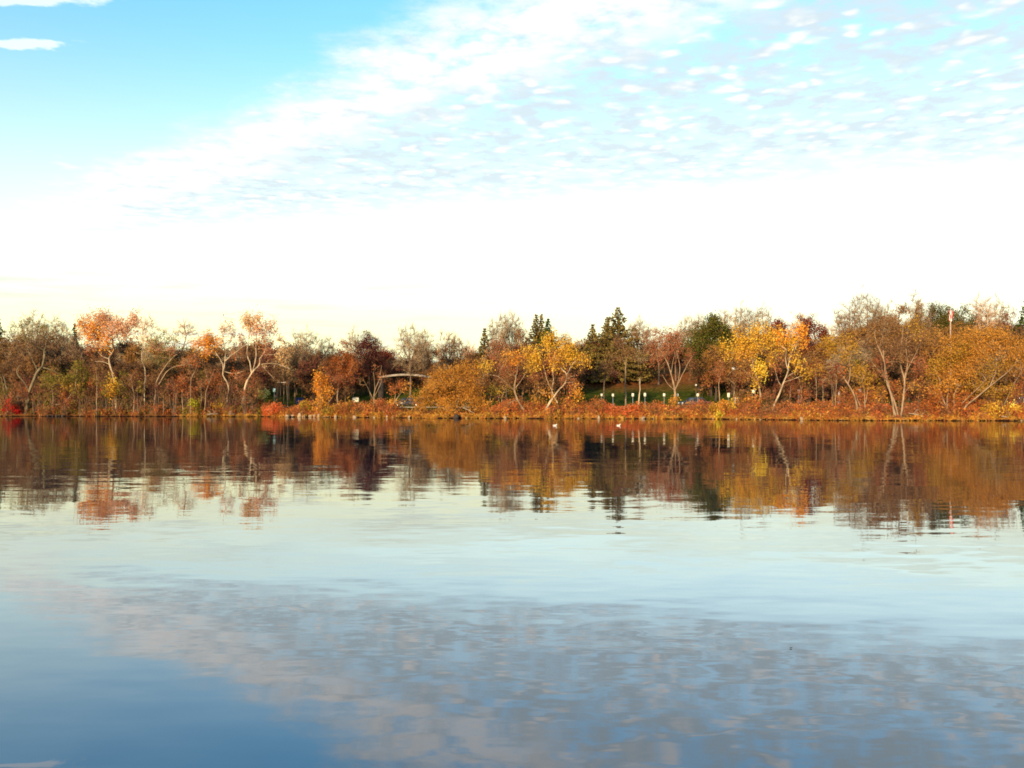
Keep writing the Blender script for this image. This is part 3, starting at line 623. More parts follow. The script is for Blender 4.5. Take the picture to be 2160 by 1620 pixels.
T('ochre_tree', 'small ochre tree with straight stems between the bowed trunk and the four-stemmed tree', sd(1826, 3), [([(1826, 878), (1825, 850), (1824, 825), (1818, 800)], 5, 1.5), ([(1820, 874), (1812, 845), (1808, 825)], 3, 1.2), ([(1826, 850), (1832, 820), (1836, 800)], 3, 1)],
  [(1812, 778, 18, 18, 'ochre', 1.2), (1820, 798, 20, 14, 'ochre', 1.1), (1838, 790, 14, 14, 'ochre', .9), (1806, 760, 12, 10, 'olive', .7)], 134, bark='bark_tan', twig='twig_gold', nleaf=12, lsize=.15)
T('multi_stem_tree', 'tall tree of several pale stems fanning up from one base at the water', sd(1896, 1),
  [([(1890, 884), (1884, 860), (1875, 831), (1871, 800), (1860, 762), (1849, 733), (1842, 705)], 8, 2), ([(1894, 878), (1889, 845), (1883, 822), (1879, 785), (1875, 750), (1875, 715), (1880, 690)], 6, 1.8), ([(1900, 880), (1903, 850), (1906, 828), (1908, 802), (1903, 780), (1901, 755), (1904, 720), (1908, 690)], 7, 1.8),
   ([(1908, 804), (1914, 785), (1918, 765), (1915, 730), (1922, 700)], 4.5, 1.3), ([(1910, 800), (1917, 776), (1928, 754), (1938, 730)], 4, 1.2), ([(1870, 797), (1850, 772), (1829, 748), (1818, 735)], 4, 1.3), ([(1872, 803), (1868, 780), (1866, 745), (1860, 715)], 4, 1.3), ([(1906, 833), (1914, 822), (1925, 815)], 2.5, 1)],
  [(1845, 700, 28, 20, 'brown', .8), (1880, 688, 28, 26, 'brown', .9), (1912, 690, 28, 26, 'ochre', .6), (1935, 712, 20, 22, 'brown', .8), (1868, 722, 26, 14, 'brown', .6), (1905, 722, 26, 14, 'brown', .6), (1825, 728, 18, 14, 'darkbrown', .6), (1895, 660, 26, 16, 'brown', .7), (1930, 815, 14, 8, 'amber', .8), (1935, 770, 22, 30, 'russet', .6), (1850, 770, 26, 24, 'russet', .5), (1890, 750, 34, 20, 'brown', .5)],
  135, bark='bark_tan', twig='twig_brown', nleaf=9, ntwig=7)
T('willow_tree', 'huge spreading amber willow filling the right picture edge', sd(2020, 2),
  [([(1998, 876), (1997, 859), (1990, 838), (1986, 822), (1986, 800)], 5.5, 2), ([(1998, 862), (2002, 840), (2006, 818), (2006, 785), (2010, 755)], 5, 1.5), ([(2014, 874), (2012, 850), (2010, 835), (2016, 820), (2024, 808)], 4.5, 1.5), ([(2022, 880), (2032, 862), (2045, 848), (2078, 818), (2100, 798), (2117, 783), (2128, 765)], 7, 2), ([(2080, 816), (2090, 798), (2097, 783), (2100, 760)], 3.5, 1.2),
   ([(2025, 878), (2040, 873), (2056, 869), (2086, 869)], 3.5, 1.5), ([(2028, 850), (2045, 832), (2062, 815), (2070, 800)], 3, 1.2), ([(2110, 870), (2130, 820), (2145, 790), (2150, 770)], 4, 1.3), ([(1997, 860), (1985, 850), (1975, 838)], 2.5, 1)],
  [(2035, 712, 34, 20, 'willow', 1.4), (2075, 712, 36, 20, 'amber', 1.3), (2120, 708, 36, 18, 'willow', 1.4), (2010, 735, 36, 20, 'ochre', 1.3), (2060, 742, 44, 26, 'willow', 1.3), (2115, 742, 46, 28, 'willow', 1.3), (2150, 745, 24, 36, 'amber', 1.2), (1990, 768, 34, 24, 'ochre', 1.3), (2035, 778, 36, 22, 'willow', 1.2), (2090, 780, 44, 24, 'ochre', 1.0), (2140, 790, 30, 26, 'brown', .8), (1965, 790, 16, 14, 'ochre', .9), (2065, 810, 30, 16, 'ochre', .8), (2000, 812, 40, 18, 'amber', .9), (1985, 838, 34, 16, 'rust', .9), (2035, 838, 30, 14, 'rust', .8), (2100, 825, 40, 18, 'ochre', .6), (2020, 752, 30, 20, 'willow', 1.2), (2004, 728, 18, 16, 'willow', 1.6), (2006, 790, 20, 26, 'willow', 1.4)],
  136, bark='bark_tan', twig='twig_gold', nleaf=12, lsize=.14, clump=.4, ntwig=5, tips_m2=5)

# trees further back on the park slope, with their own look
T('maple_tree', 'round rust-red maple behind the bright orange columnar tree', sd(722, 26), [([(712, 852), (712, 825), (716, 800), (722, 770)], 5, 2), ([(714, 815), (704, 800), (700, 785)], 3, 1)],
  [(724, 745, 20, 20, 'rust', 1.6), (715, 770, 24, 22, 'rust', 1.5), (738, 778, 20, 22, 'rust', 1.5), (702, 792, 20, 18, 'russet', 1.3), (728, 800, 28, 16, 'russet', 1)], 140, bark='bark_tan', nleaf=13)
T('oak_tree', 'dark purple-red oak behind the rust-red maple', sd(778, 40), [([(782, 845), (780, 800), (778, 760)], 6, 2)],
  [(776, 718, 20, 14, 'plum', 1.6), (758, 732, 18, 14, 'plum', 1.4), (785, 742, 34, 18, 'plum', 1.6), (815, 748, 20, 16, 'darkred', 1.4), (790, 768, 40, 18, 'purple', 1.4), (765, 785, 24, 16, 'purple', 1.2)], 141, bark='bark_dark', nleaf=14)
T('peach_tree', 'soft peach-brown leafed tree above the footbridge', sd(902, 58), [([(905, 820), (905, 780), (903, 750)], 5, 2)],
  [(902, 740, 26, 18, 'peach', 1.0), (915, 752, 22, 18, 'russet', 1.1), (890, 758, 22, 16, 'russet', 1.1)], 142, bark='bark_brown', nleaf=12)
T('pine_tree', 'broad olive-green pine left of the yellow-gold tree', sd(1500, 30), [([(1500, 845), (1500, 780), (1501, 720), (1503, 672)], 8, 2)],
  [(1503, 674, 12, 14, 'pine', 1.8), (1497, 692, 26, 14, 'pine', 1.7), (1474, 706, 26, 13, 'pine', 1.6), (1527, 704, 26, 13, 'pine', 1.6), (1495, 724, 50, 15, 'pine', 1.5), (1488, 746, 46, 16, 'pine', 1.2), (1495, 770, 44, 16, 'brown', 1.0), (1485, 790, 34, 14, 'brown', .8)],
  143, bark='bark_dark', nleaf=16, clump=.4, lsize=.22, lift=0.0)
T('park_tree', 'tall pale-trunked tree standing alone on the green slope below the big spruce', sd(1320, 26), [([(1320, 842), (1320, 800), (1321, 780), (1322, 756), (1318, 735), (1316, 715)], 6, 2), ([(1320, 770), (1314, 758), (1311, 745)], 2.5, 1)],
  [(1318, 722, 24, 20, 'darkbrown', .8), (1300, 745, 22, 18, 'brown', .6), (1335, 745, 20, 18, 'brown', .6)], 144, bark='bark_tan', nleaf=9, ntwig=6)
T('dead_trunk', 'bright straight dead trunk with a split top between two white signs', sd(1348, 11), [([(1347, 850), (1348, 830), (1349, 812), (1348, 798)], 5.5, 3), ([(1349, 814), (1351, 804), (1352, 797)], 2, 1)],
  [(1348, 800, 6, 5, None, .6)], 145, bark='bark_pale', ntwig=2, ltwig=.5)
T('park_tree', 'dark bare tree with spreading limbs behind the leftmost white sign', sd(1274, 14), [([(1274, 850), (1274, 830), (1275, 805), (1276, 785)], 5, 2.5), ([(1274, 806), (1262, 799), (1252, 795)], 2.5, 1), ([(1276, 800), (1286, 790), (1294, 786)], 2.5, 1)],
  [(1274, 772, 24, 18, 'darkbrown', .7), (1255, 788, 16, 12, 'darkbrown', .6), (1296, 780, 18, 14, 'purple', .6)], 146, bark='bark_brown', nleaf=8, ntwig=6)
for i, (px, y0, lb) in enumerate([(586, 806, 'pale slender young tree left of the navy upright box'), (606, 812, 'thin grey young tree beside the navy upright box')]):
    T('young_tree', lb, sd(px, 13), [([(px, 851), (px, 830), (px-1, y0)], 3.2-i, 1.4)], [(px-4, 798, 16, 14, 'darkbrown', .7), (px+10, 796, 14, 12, 'brown', .5)], 147+i, bark='bark_olive', nleaf=8, ntwig=6)
for i, (px, y0, y1, fk, lb) in enumerate([(1690, 852, 800, -8, 'thin forked tree right of the leaning pale birch'), (1722, 852, 786, 6, 'thin straight tree with orange top left of the tall white marker'), (1735, 850, 806, 0, 'thin pole-like tree left of the tall white marker'), (1757, 880, 800, -6, 'thin dark tree just left of the tall white marker'), (1762, 878, 795, 8, 'thin tree touching the tall white marker'), (1668, 850, 822, 0, 'stub of a pale trunk behind the leaning birch'), (1550, 850, 812, 3, 'grey trunk behind the two short white posts')]):
    T('thin_tree', lb, sd(px, 2 if y0 > 860 else 12), [([(px, y0), (px, (y0+y1)/2), (px+fk*.3, y1)], 3.2, 1.4), ([(px, (y0+y1)/2), (px-fk*.5, y1+6)], 1.6, .8)], [(px, y1-8, 18, 18, 'darkred' if i % 3 else 'brown', .6), (px+8, y1-20, 14, 14, 'rust', .5)], 150+i, bark='bark_tan' if i != 3 else 'bark_brown', nleaf=8, ntwig=6)
T('maple_tree', 'deep red tree behind the orange crown of the leaning birch', sd(1640, 40), [([(1640, 845), (1640, 780), (1640, 720)], 6, 2)], [(1636, 690, 20, 18, 'darkred', 1.6), (1650, 705, 20, 14, 'darkred', 1.5), (1625, 715, 24, 16, 'darkred', 1.2), (1650, 740, 28, 18, 'darkred', 1.2), (1640, 770, 34, 20, 'darkred', 1)], 160, bark='bark_dark', nleaf=14)
T('maple_tree', 'round deep red tree behind the gap right of the leaning birch', sd(1715, 42), [([(1715, 845), (1715, 780), (1715, 720)], 6, 2)], [(1714, 688, 24, 16, 'darkred', 1.5), (1722, 708, 22, 16, 'darkred', 1.6), (1700, 712, 18, 16, 'darkred', 1.4), (1712, 740, 28, 20, 'darkred', 1.2), (1700, 672, 26, 8, 'darkred', .5), (1705, 780, 36, 26, 'purple', 1.1)], 161, bark='bark_dark', nleaf=14)

# ---------------------------------------------------------------- skyline trees on top of the slope
def round_tree(name, label, px, top, hw, D, seed, key=None, twig='twig_grey', bark='bark_brown', dens=1.0, group='skyline trees behind the park slope', nleaf=8, ntwig=7, low=None, fork=True, hfr=.62):
    """a spreading crown on a forked trunk; crown top and half width read from the photograph"""
    rg = np.random.default_rng(seed)
    if key is None: top -= 9
    fx = X(px, D); g = float(hz(fx, D)); H = Z(top, D)-g; r = hw*D/F
    base_py = HZ-(g-CAMZ)/D*F
    h = base_py-top
    st = [([(px, base_py), (px+rg.uniform(-2, 2), top+h*.62), (px+rg.uniform(-4, 4), top+h*.35), (px+rg.uniform(-3, 3), top+h*.12)], max(4.0, hw*.2), 1.2)]
    if fork:
        for s in (-1, 1, -.45, .5):
            st.append(([(px, top+h*rg.uniform(.5, .68)), (px+s*hw*.35, top+h*.36), (px+s*hw*rg.uniform(.6, .8), top+h*rg.uniform(.1, .22))], max(2.2, hw*.09), .9))
    ry = h*hfr/2
    bl = [(px, top+ry*.75, hw*.62, ry*.75, key, dens), (px-hw*.45, top+ry*1.0, hw*.5, ry*.8, key, dens), (px+hw*.45, top+ry*1.05, hw*.5, ry*.8, key, dens), (px, top+ry*1.5, hw*.85, ry*.7, low or key, dens*.8)]
    return tree(name, label, D, st, bl, seed, group=group, bark=bark, twig=twig, nleaf=nleaf, ntwig=ntwig, ltwig=1.1 if key is None else .9, tips_m2=4.2 if key is None else 3.4, twr=.015, rtip=.010 if key is None else .015)

SKY = [  # column, top row, half width, kind, offset from the shore, label
 (38, 690, 34, 'brown', 30, 'dull brown tree left of the olive leaning tree, on the skyline'), (72, 662, 40, 'bare', 36, 'bare tree rising above the olive leaning tree'), (120, 672, 38, 'bare', 38, 'bare grey tree between the olive leaning tree and the salmon tree'),
 (160, 700, 26, 'darkbrown', 34, 'dark brown tree hidden left of the salmon crown'), (335, 698, 34, 'olive', 32, 'olive-brown crown behind the leaning bare tree'), (392, 712, 30, 'brown', 36, 'brown crown left of the orange clump on the skyline'),
 (598, 706, 20, 'peach', 30, 'small peach-leafed crown right of the tall peach tree'), (645, 697, 38, 'bare', 44, 'wide bare fan-shaped tree between the peach crown and the rust-red maple'), (622, 728, 32, 'brown', 34, 'dark brown crown under the wide bare fan-shaped tree'), (692, 716, 24, 'bare', 50, 'small bare tree left of the rust-red maple tip'),
 (748, 696, 19, 'bare', 52, 'bare round-topped tree left of the purple-red oak tip'), (792, 712, 18, 'bare', 54, 'small bare tree right of the purple-red oak tip'),
 (866, 683, 36, 'bare', 30, 'tall bare fan-shaped tree above the left half of the footbridge'), (897, 703, 24, 'bare', 56, 'bare tree right of the tall fan-shaped tree above the footbridge'), (946, 704, 28, 'purplebare', 46, 'bare purplish tree above the amber willow'), (968, 722, 24, 'purplebare', 54, 'low bare purplish tree right of the other above the willow'), (992, 730, 20, 'pinkbare', 48, 'low pinkish bare tree in the skyline notch'),
 (1050, 672, 30, 'bare', 52, 'crooked bare tree left of the taller round-topped bare tree'), (1078, 660, 30, 'bare', 58, 'tall round-topped bare tree left of the three spruces'), (1098, 690, 20, 'purplebare', 50, 'short bare tree just left of the three spruces'), (1056, 712, 40, 'russet', 46, 'russet crown below the crooked bare trees'),
 (1205, 703, 34, 'darkred', 58, 'dark red rounded crown behind the golden tree'), (1228, 708, 24, 'russet', 54, 'russet crown left of the short spruce'), (1348, 674, 30, 'darkbare', 50, 'dark open bare tree right of the big spruce'), (1390, 690, 34, 'russet', 46, 'russet crown behind the left half of the reddish park tree'), (1426, 690, 30, 'russet', 50, 'russet crown behind the right half of the reddish park tree'),
 (1452, 672, 26, 'bare', 60, 'pale bare tree left of the olive-green pine'), (1476, 668, 18, 'bare', 64, 'thin bare tree peeping out left of the pine top'), (1528, 655, 20, 'bare', 60, 'thin bare tree right of the pine top'), (1566, 645, 32, 'bare', 52, 'tall bare tree above the yellow-gold tree, left of a pair'), (1606, 650, 34, 'bare', 54, 'wide bare tree above the yellow-gold tree, right of a pair'),
 (1692, 660, 26, 'redbare', 56, 'thinly leafed dark tree between the two deep red trees'), (1748, 688, 18, 'pinkbare', 46, 'small pinkish bare tree left of the tall bare group'),
 (1786, 640, 32, 'darkbare', 40, 'dark bare tree spreading left at the edge of the tall bare group'), (1826, 618, 42, 'bare', 44, 'tallest bare tree on the right skyline'), (1866, 634, 34, 'bare', 46, 'bare tree behind the four-stemmed tree'), (1932, 620, 22, 'bare', 52, 'bare tree left of the dark pines near the flagpole'), (1946, 632, 30, 'brown', 44, 'brown leafed crown left of the dark pines near the flagpole'),
 (2074, 622, 34, 'palebare', 46, 'pale-limbed bare tree above the huge willow'), (2106, 630, 28, 'bare', 52, 'bare tree right of the pale-limbed one above the willow'), (2134, 652, 24, 'darkred', 48, 'dark red crown beside the pine at the right edge')]
KIND = {'bare': dict(key=None), 'darkbare': dict(key=None, twig='twig_brown', bark='bark_dark'), 'purplebare': dict(key=None, twig='twig_brown', low='purple'), 'pinkbare': dict(key=None, twig='twig_pink', low='russet'), 'palebare': dict(key=None, twig='twig_pink', bark='bark_pale'), 'redbare': dict(key='darkred', dens=.5)}
for i, (px, top, hw, k, off, lb) in enumerate(SKY):
    kw = dict(KIND.get(k, dict(key=k)))
    if kw.get('key') is None: kw.setdefault('low', 'darkbrown'); kw['ntwig'] = 10
    round_tree('bare_tree' if kw.get('key') is None else 'leafy_tree', lb, px, top, hw, sd(px, off), 300+i, **kw)
for i, (px, top, hw, off, mt, lb) in enumerate([
    (-9, 648, 26, 34, 'evergreen', 'dark spruce cut by the left picture edge'), (158, 680, 12, 40, 'evergreen', 'narrow dark spruce tip left of the salmon crown'),
    (1022, 690, 18, 50, 'spruce', 'thin brownish spruce left of the crooked bare trees'), (1131, 661, 24, 52, 'spruce', 'left one of three spruces behind the golden tree'), (1142, 660, 14, 58, 'spruce', 'middle slender one of three spruces behind the golden tree'), (1156, 670, 24, 50, 'evergreen', 'right darker one of three spruces behind the golden tree'),
    (1250, 682, 26, 52, 'spruce', 'short spruce alone right of the golden tree'), (1281, 666, 22, 56, 'spruce', 'spruce tip close left of the biggest spruce'), (1303, 646, 38, 50, 'spruce', 'biggest spruce, pointed, in the middle of the skyline'),
    (2164, 632, 34, 40, 'evergreen', 'dark pine cut by the right picture edge')]):
    conifer('spruce_tree' if mt != 'pine' else 'pine_tree', lb, px, top, hw, sd(px, off), 400+i, mt, 'conifers on the skyline', wide=2.6 if 1240 < px < 1310 else 2.2)
for i, (px, top, hw, off, lb) in enumerate([(1974, 630, 24, 46, 'dark pine left of the flag'), (2003, 628, 26, 50, 'dark pine right behind the flag'), (2034, 642, 22, 44, 'shorter dark pine right of the flag')]):
    round_tree('pine_tree', lb, px, top, hw, sd(px, off), 430+i, key='pine', low='olive', twig='twig_brown', bark='bark_dark', dens=1.8, group='conifers on the skyline', nleaf=12, ntwig=3)

# the wood behind: rows of brown trees that close the skyline gaps
def proto(seed, key, low, twig, Hh, r, bark='bark_dark'):
    rg = np.random.default_rng(seed)
    root = empty('woodland_tree', (0, 0, 0))
    st = [(np.array([(0, 0, -.3), (.1, 0, Hh*.35), (-.1, .1, Hh*.65), (0, 0, Hh*.9)]), .16, .03)]
    for s in (-1, 1, -.5, .6): st.append((np.array([(0, 0, Hh*rg.uniform(.25, .42)), (s*r*.35, rg.uniform(-.8, .8), Hh*.6), (s*r*.7, rg.uniform(-1, 1), Hh*.82)]), .07, .02))
    bl = [((0, 0, Hh*.82), (r*.6, r*.6, Hh*.18), key, 1.0), ((-r*.45, 0, Hh*.68), (r*.5, r*.5, Hh*.2), key, 1.0), ((r*.45, .3, Hh*.66), (r*.5, r*.5, Hh*.2), key, 1.0), ((0, 0, Hh*.45), (r*.8, r*.7, Hh*.2), low, .8)]
    build_tree(root, rg, st, bl, bark=bark, twig=twig, nleaf=9, ntwig=8, ltwig=1.0, tips_m2=5.0, twr=.018, rtip=.016, lsize=.24)
    return root
WG = 'woodland trees massed behind the shore trees'
protos = [(proto(501, 'darkbrown', 'darkbrown', 'twig_brown', 9, 2.6), 'dark brown woodland tree in the mass behind the shore trees'), (proto(502, 'purple', 'darkbrown', 'twig_brown', 9, 2.8), 'purplish brown woodland tree in the mass behind the shore trees'),
          (proto(503, None, 'brown', 'twig_grey', 10, 2.6), 'greyish bare woodland tree in the mass behind the shore trees'), (proto(504, 'russet', 'darkbrown', 'twig_brown', 9, 2.6), 'russet woodland tree in the mass behind the shore trees'), (proto(505, 'brown', 'purple', 'twig_brown', 8, 2.4), 'brown leafed woodland tree in the mass behind the shore trees'), (proto(506, 'brown', 'russet', 'twig_gold', 9, 2.6), 'tan brown woodland tree')]
rw = random.Random(9); used = set()
LM = [(15, 'the two stems at the left edge'), (75, 'the olive leaning tree'), (135, 'the olive-yellow small tree'), (235, 'the salmon tree'), (304, 'the slim pale bare tree'), (350, 'the long-limbed leaning bare tree'), (440, 'the orange leaf clump'), (540, 'the tall peach tree'), (600, 'the park shelter'), (675, 'the orange columnar tree'), (725, 'the rust-red maple'), (785, 'the purple-red oak'), (865, 'the fan-shaped bare tree'), (945, 'the amber willow'), (1000, 'the skyline notch'), (1075, 'the bleached snag'), (1130, 'the three spruces'), (1185, 'the golden tree'), (1250, 'the short spruce'), (1303, 'the biggest spruce'), (1348, 'the dead trunk'), (1424, 'the reddish park tree'), (1500, 'the olive-green pine'), (1560, 'the yellow-gold tree'), (1605, 'the yellow leaf clump'), (1655, 'the leaning birch'), (1715, 'the round deep red tree'), (1770, 'the bowed ochre trunk'), (1826, 'the small ochre tree'), (1895, 'the multi-stemmed tree'), (1955, 'the brown skyline crown'), (2005, 'the flagpole'), (2060, 'the pale-limbed bare tree'), (2115, 'the right half of the willow'), (2160, 'the pine at the right edge')]
def wood_label(kind, px, row):
    q, nm = min(LM, key=lambda e: abs(e[0]-px)); side = 'behind' if abs(px-q) < 9 else ('left behind' if px < q else 'right behind')
    return '%s woodland tree %s %s, %s row' % (kind, side, nm, ('front', 'middle', 'rear')[row])
def skyline(px): return np.interp(px, [0, 60, 160, 300, 420, 600, 700, 830, 990, 1080, 1240, 1330, 1450, 1600, 1750, 1830, 2000, 2160], [692, 688, 700, 706, 712, 716, 724, 738, 742, 704, 715, 718, 702, 684, 708, 662, 660, 660])
def window(px): return 1236 < px < 1470
pxs = []
for row, (off, dt) in enumerate([(30, 34), (40, 16), (52, 2)]):
    px = -20+row*9
    while px < 2185:
        pxs.append((px, off, dt, row)); px += 34 if row == 0 else 27
for px, off, dt, row in pxs:
    if window(px) and row < 2: off += 42
    if row == 0 and (560 < px < 650 or 740 < px < 860): off += 14
    pi = rw.choice([0, 0, 1, 2, 3, 4, 1]) if not (540 < px < 860) else rw.choice([0, 1, 1, 0])
    if px > 1480: pi = rw.choice([5, 5, 4, 2, 5, 0])
    if px < 540: pi = rw.choice([0, 4, 2, 0, 5])
    if 785 < px < 925 and off < 50: off += 20
    pr, lb = protos[pi]
    D = sd(px, off+rw.uniform(-4, 4)); fx = X(px, D); g = float(hz(fx, D))
    H = max(3.2, Z(skyline(px)+dt+rw.uniform(-8, 16), D)-g)
    o = pr if pi not in used else copy_tree(pr)
    used.add(pi)
    o.location = (fx, D, g); s = H/(9.6 if pi != 2 else 10.8)
    w_ = max(.75, min(1.3, rw.uniform(.9, 1.25)*max(s, .8)))
    o.scale = (w_, w_, s); o.rotation_euler = (0, 0, rw.uniform(0, 6.28))
    tag(o, wood_label(lb.split(' woodland')[0], px, row), 'tree', WG)
for k, (pr, lb) in enumerate(protos):
    if k not in used: tag(pr, lb, 'tree', WG); pr.location = (X(700, 170), 170, float(hz(X(700, 170), 170)))

# scrub that fills the wood's floor: one mass
def scrub(name, label, spots, mats, seed, hmin, hmax, nst, lsize=.2, nl=10, spread=.7, tall=1.0, r=.02, kind='stuff', stems='twig_brown', cat=None):
    rg = np.random.default_rng(seed); spots = np.asarray(spots)
    rep = np.repeat(np.arange(len(spots)), nst); n = len(rep)
    b0 = spots[rep] + np.stack([rg.normal(size=n)*spread*.5, rg.normal(size=n)*spread*.5, np.zeros(n)], 1)
    b0[:, 2] = hz(b0[:, 0], b0[:, 1])-.03
    clm = .62+.55*np.abs(np.sin(b0[:, 0]*.33+seed)*np.sin(b0[:, 0]*.13+1))+.25*np.sin(b0[:, 0]*1.1+seed)
    hgt = np.clip(clm, .45, 1.35)*(hmin+(hmax-hmin)*rg.random(len(spots))[rep])*(.6+.5*rg.random(n))
    d = unit(np.stack([rg.normal(size=n)*.28, rg.normal(size=n)*.28, np.ones(n)*tall], 1))
    tip = b0+d*hgt[:, None]
    V, Tt = spikes(b0, tip, np.full(n, r))
    rl = np.repeat(np.arange(n), nl); s = .12+.88*rg.random(len(rl))
    Pl = b0[rl]+(tip-b0)[rl]*s[:, None]+rg.normal(size=(len(rl), 3))*spread*.28*np.array([1, 1, .5])
    Pl[:, 2] = np.maximum(Pl[:, 2], hz(Pl[:, 0], Pl[:, 1])+.05)
    V2, Q2 = leaves(rg, Pl, lsize, 1.5, .8)
    ct = rg.random(len(spots))
    which = (rg.random(len(spots))*len(mats)).astype(int)
    tone = np.concatenate([np.repeat(rg.random(n), 3), np.clip(.5*ct[rep][rl]+.5*rg.random(len(rl)), 0, 1)])
    mi = np.concatenate([np.zeros(3*n), which[rep][rl]+1])
    return tag(mesh_obj(name, np.concatenate([V, V2]), [Tt, Q2+len(V)], [stems]+mats, tone=tone, midx=mi), label, cat, kind=kind)
rs = np.random.default_rng(77)
def band(px0, px1, d0, d1, n, skip=None):
    out = []
    while len(out) < n:
        px = rs.uniform(px0, px1)
        if skip and skip(px): continue
        D = sd(px, rs.uniform(d0, d1)); x = X(px, D); out.append((x, D, 0))
    return out
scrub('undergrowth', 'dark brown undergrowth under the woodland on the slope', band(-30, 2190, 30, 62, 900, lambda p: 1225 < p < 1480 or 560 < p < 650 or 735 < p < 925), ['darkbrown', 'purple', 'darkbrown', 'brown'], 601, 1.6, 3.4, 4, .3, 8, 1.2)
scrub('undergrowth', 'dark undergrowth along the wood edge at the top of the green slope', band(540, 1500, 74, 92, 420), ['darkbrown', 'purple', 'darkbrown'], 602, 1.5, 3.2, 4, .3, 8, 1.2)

# ---------------------------------------------------------------- shrubs, brush, stones and logs along the water
def shrub(name, label, px, py, rx, ry, key, seed, off=1.2, group=None, w=1.5, nleaf=12, lsize=.17, twig='twig_brown', **kw):
    """a low bush: several stems from one foot under a rounded crown"""
    D = sd(px, off); rg = np.random.default_rng(seed)
    base = HZ-(float(hz(X(px, D), D))-CAMZ)/D*F
    st = [([(px, base), (px, py)], 2.0, .8)]
    for s in (-.6, -.25, .3, .65): st.append(([(px+s*3, base), (px+s*rx, py-ry*.2)], 1.4, .6))
    keys = key if isinstance(key, list) else [key]
    bl = [(px, py, rx*.75, ry, keys[0], w), (px-rx*.5, py+ry*.25, rx*.5, ry*.7, keys[-1], w), (px+rx*.5, py+ry*.2, rx*.5, ry*.75, keys[len(keys)//2], w)]
    return tree(name, label, D, st, bl, seed, group=group, cat='bush', nleaf=nleaf, lsize=lsize, clump=.22, ntwig=4, ltwig=.5, twig=twig, bark='bark_brown', tips_m2=5, seed_from=.1, **kw)
for i, (px, py, rx, ry, key, off, lb) in enumerate([
    (25, 859, 14, 13, 'crimson', .8, 'vivid crimson bush at the left end of the shore'), (46, 862, 11, 12, 'plum', 1.2, 'dark plum bush between crimson bush and leaning trunk'),
    (411, 854, 11, 15, 'lime', 1.0, 'lime-green bush among the thin saplings'), (462, 852, 14, 10, ['ochre', 'gold'], 1.0, 'mustard yellow bush left of the crooked pale trunk'),
    (545, 828, 20, 14, 'cream', 8, 'cream-leafed bush beside the drooping limb'), (578, 862, 26, 14, ['sumac', 'redbrush'], .8, 'coral red bush at the water left of the pale stones'),
    (646, 858, 14, 14, ['ochre', 'lime'], 1.6, 'yellow-green bush left of the orange columnar tree'), (705, 866, 22, 10, ['ochre', 'olive'], 1.0, 'olive-yellow low bush right of the orange columnar tree'), (738, 862, 16, 12, ['ochre', 'rust'], 1.2, 'mixed olive and rust bush below the cream board'),
    (1523, 852, 9, 11, ['orange', 'amber'], 1.4, 'small bright orange shrub left of the two short white posts'), (1520, 874, 8, 8, ['lime', 'yellow'], .5, 'yellow-green tuft at the water below the small orange shrub'), (1508, 858, 12, 12, ['ochre', 'gold'], 1.0, 'ochre shrub left of the small orange shrub'),
    (1544, 853, 7, 8, ['gold', 'ochre'], 2.0, 'small golden shrub below the two short white posts'), (2090, 868, 24, 14, ['gold', 'ochre'], .9, 'golden bush beyond the low limb of the huge willow'), (2135, 862, 26, 14, ['yellow', 'gold'], 1.2, 'bright yellow bush at the right picture edge'),
    (1420, 846, 8, 10, ['ochre', 'amber'], 6, 'ochre shrub at the foot of the reddish park tree'), (1078, 872, 20, 10, ['amber', 'orange'], .8, 'orange bush at the foot of the tree with the bleached snag'), (1925, 868, 22, 12, 'russet', 1.2, 'bare russet bush between the four-stemmed tree and the willow'), (1955, 862, 24, 16, ['rust', 'amber'], 1.8, 'rust bush left of the willow stems'),
    (1602, 872, 26, 11, ['russet', 'brown'], .9, 'grey-brown twiggy mound left of the leaning birch foot'), (1850, 868, 26, 14, ['russet', 'brown'], 1.2, 'brown twiggy bush left of the four-stemmed tree')]):
    shrub('bush', lb, px, py, rx, ry, key, 700+i, off)
# thicket on the left shore
tg = 'shrubs of the thicket on the left shore'
def near_lm(px):
    q, nm = min(LM, key=lambda e: abs(e[0]-px)); return ('below ' if abs(px-q) < 9 else ('left below ' if px < q else 'right below ')) + nm
for i in range(74):
    front = i >= 34
    px = (4+i*16.3 if not front else 2+(i-34)*13.6)+rs.uniform(-5, 5)
    if 560 < px < 600: continue
    k = int(rs.integers(0, 5)) if front else i % 5
    key = [['brown', 'darkbrown'], ['olive', 'brown'], ['russet', 'brown'], ['rust', 'russet'], ['darkbrown', 'purple']][k]
    nm = ['brown twiggy', 'olive-brown', 'russet', 'rusty orange', 'dark brown'][k]
    py = rs.uniform(795, 830) if not front else rs.uniform(812, 850)
    shrub('thicket_shrub', nm + (' shrub at the water ' if front else ' shrub in the thicket ') + near_lm(px), px, py, rs.uniform(16, 26), rs.uniform(20, 34) if not front else rs.uniform(14, 24), key, 740+i, rs.uniform(4, 9) if not front else rs.uniform(.7, 2.2), tg, w=.8 if not front else .5, nleaf=9 if not front else 7, lsize=.17)
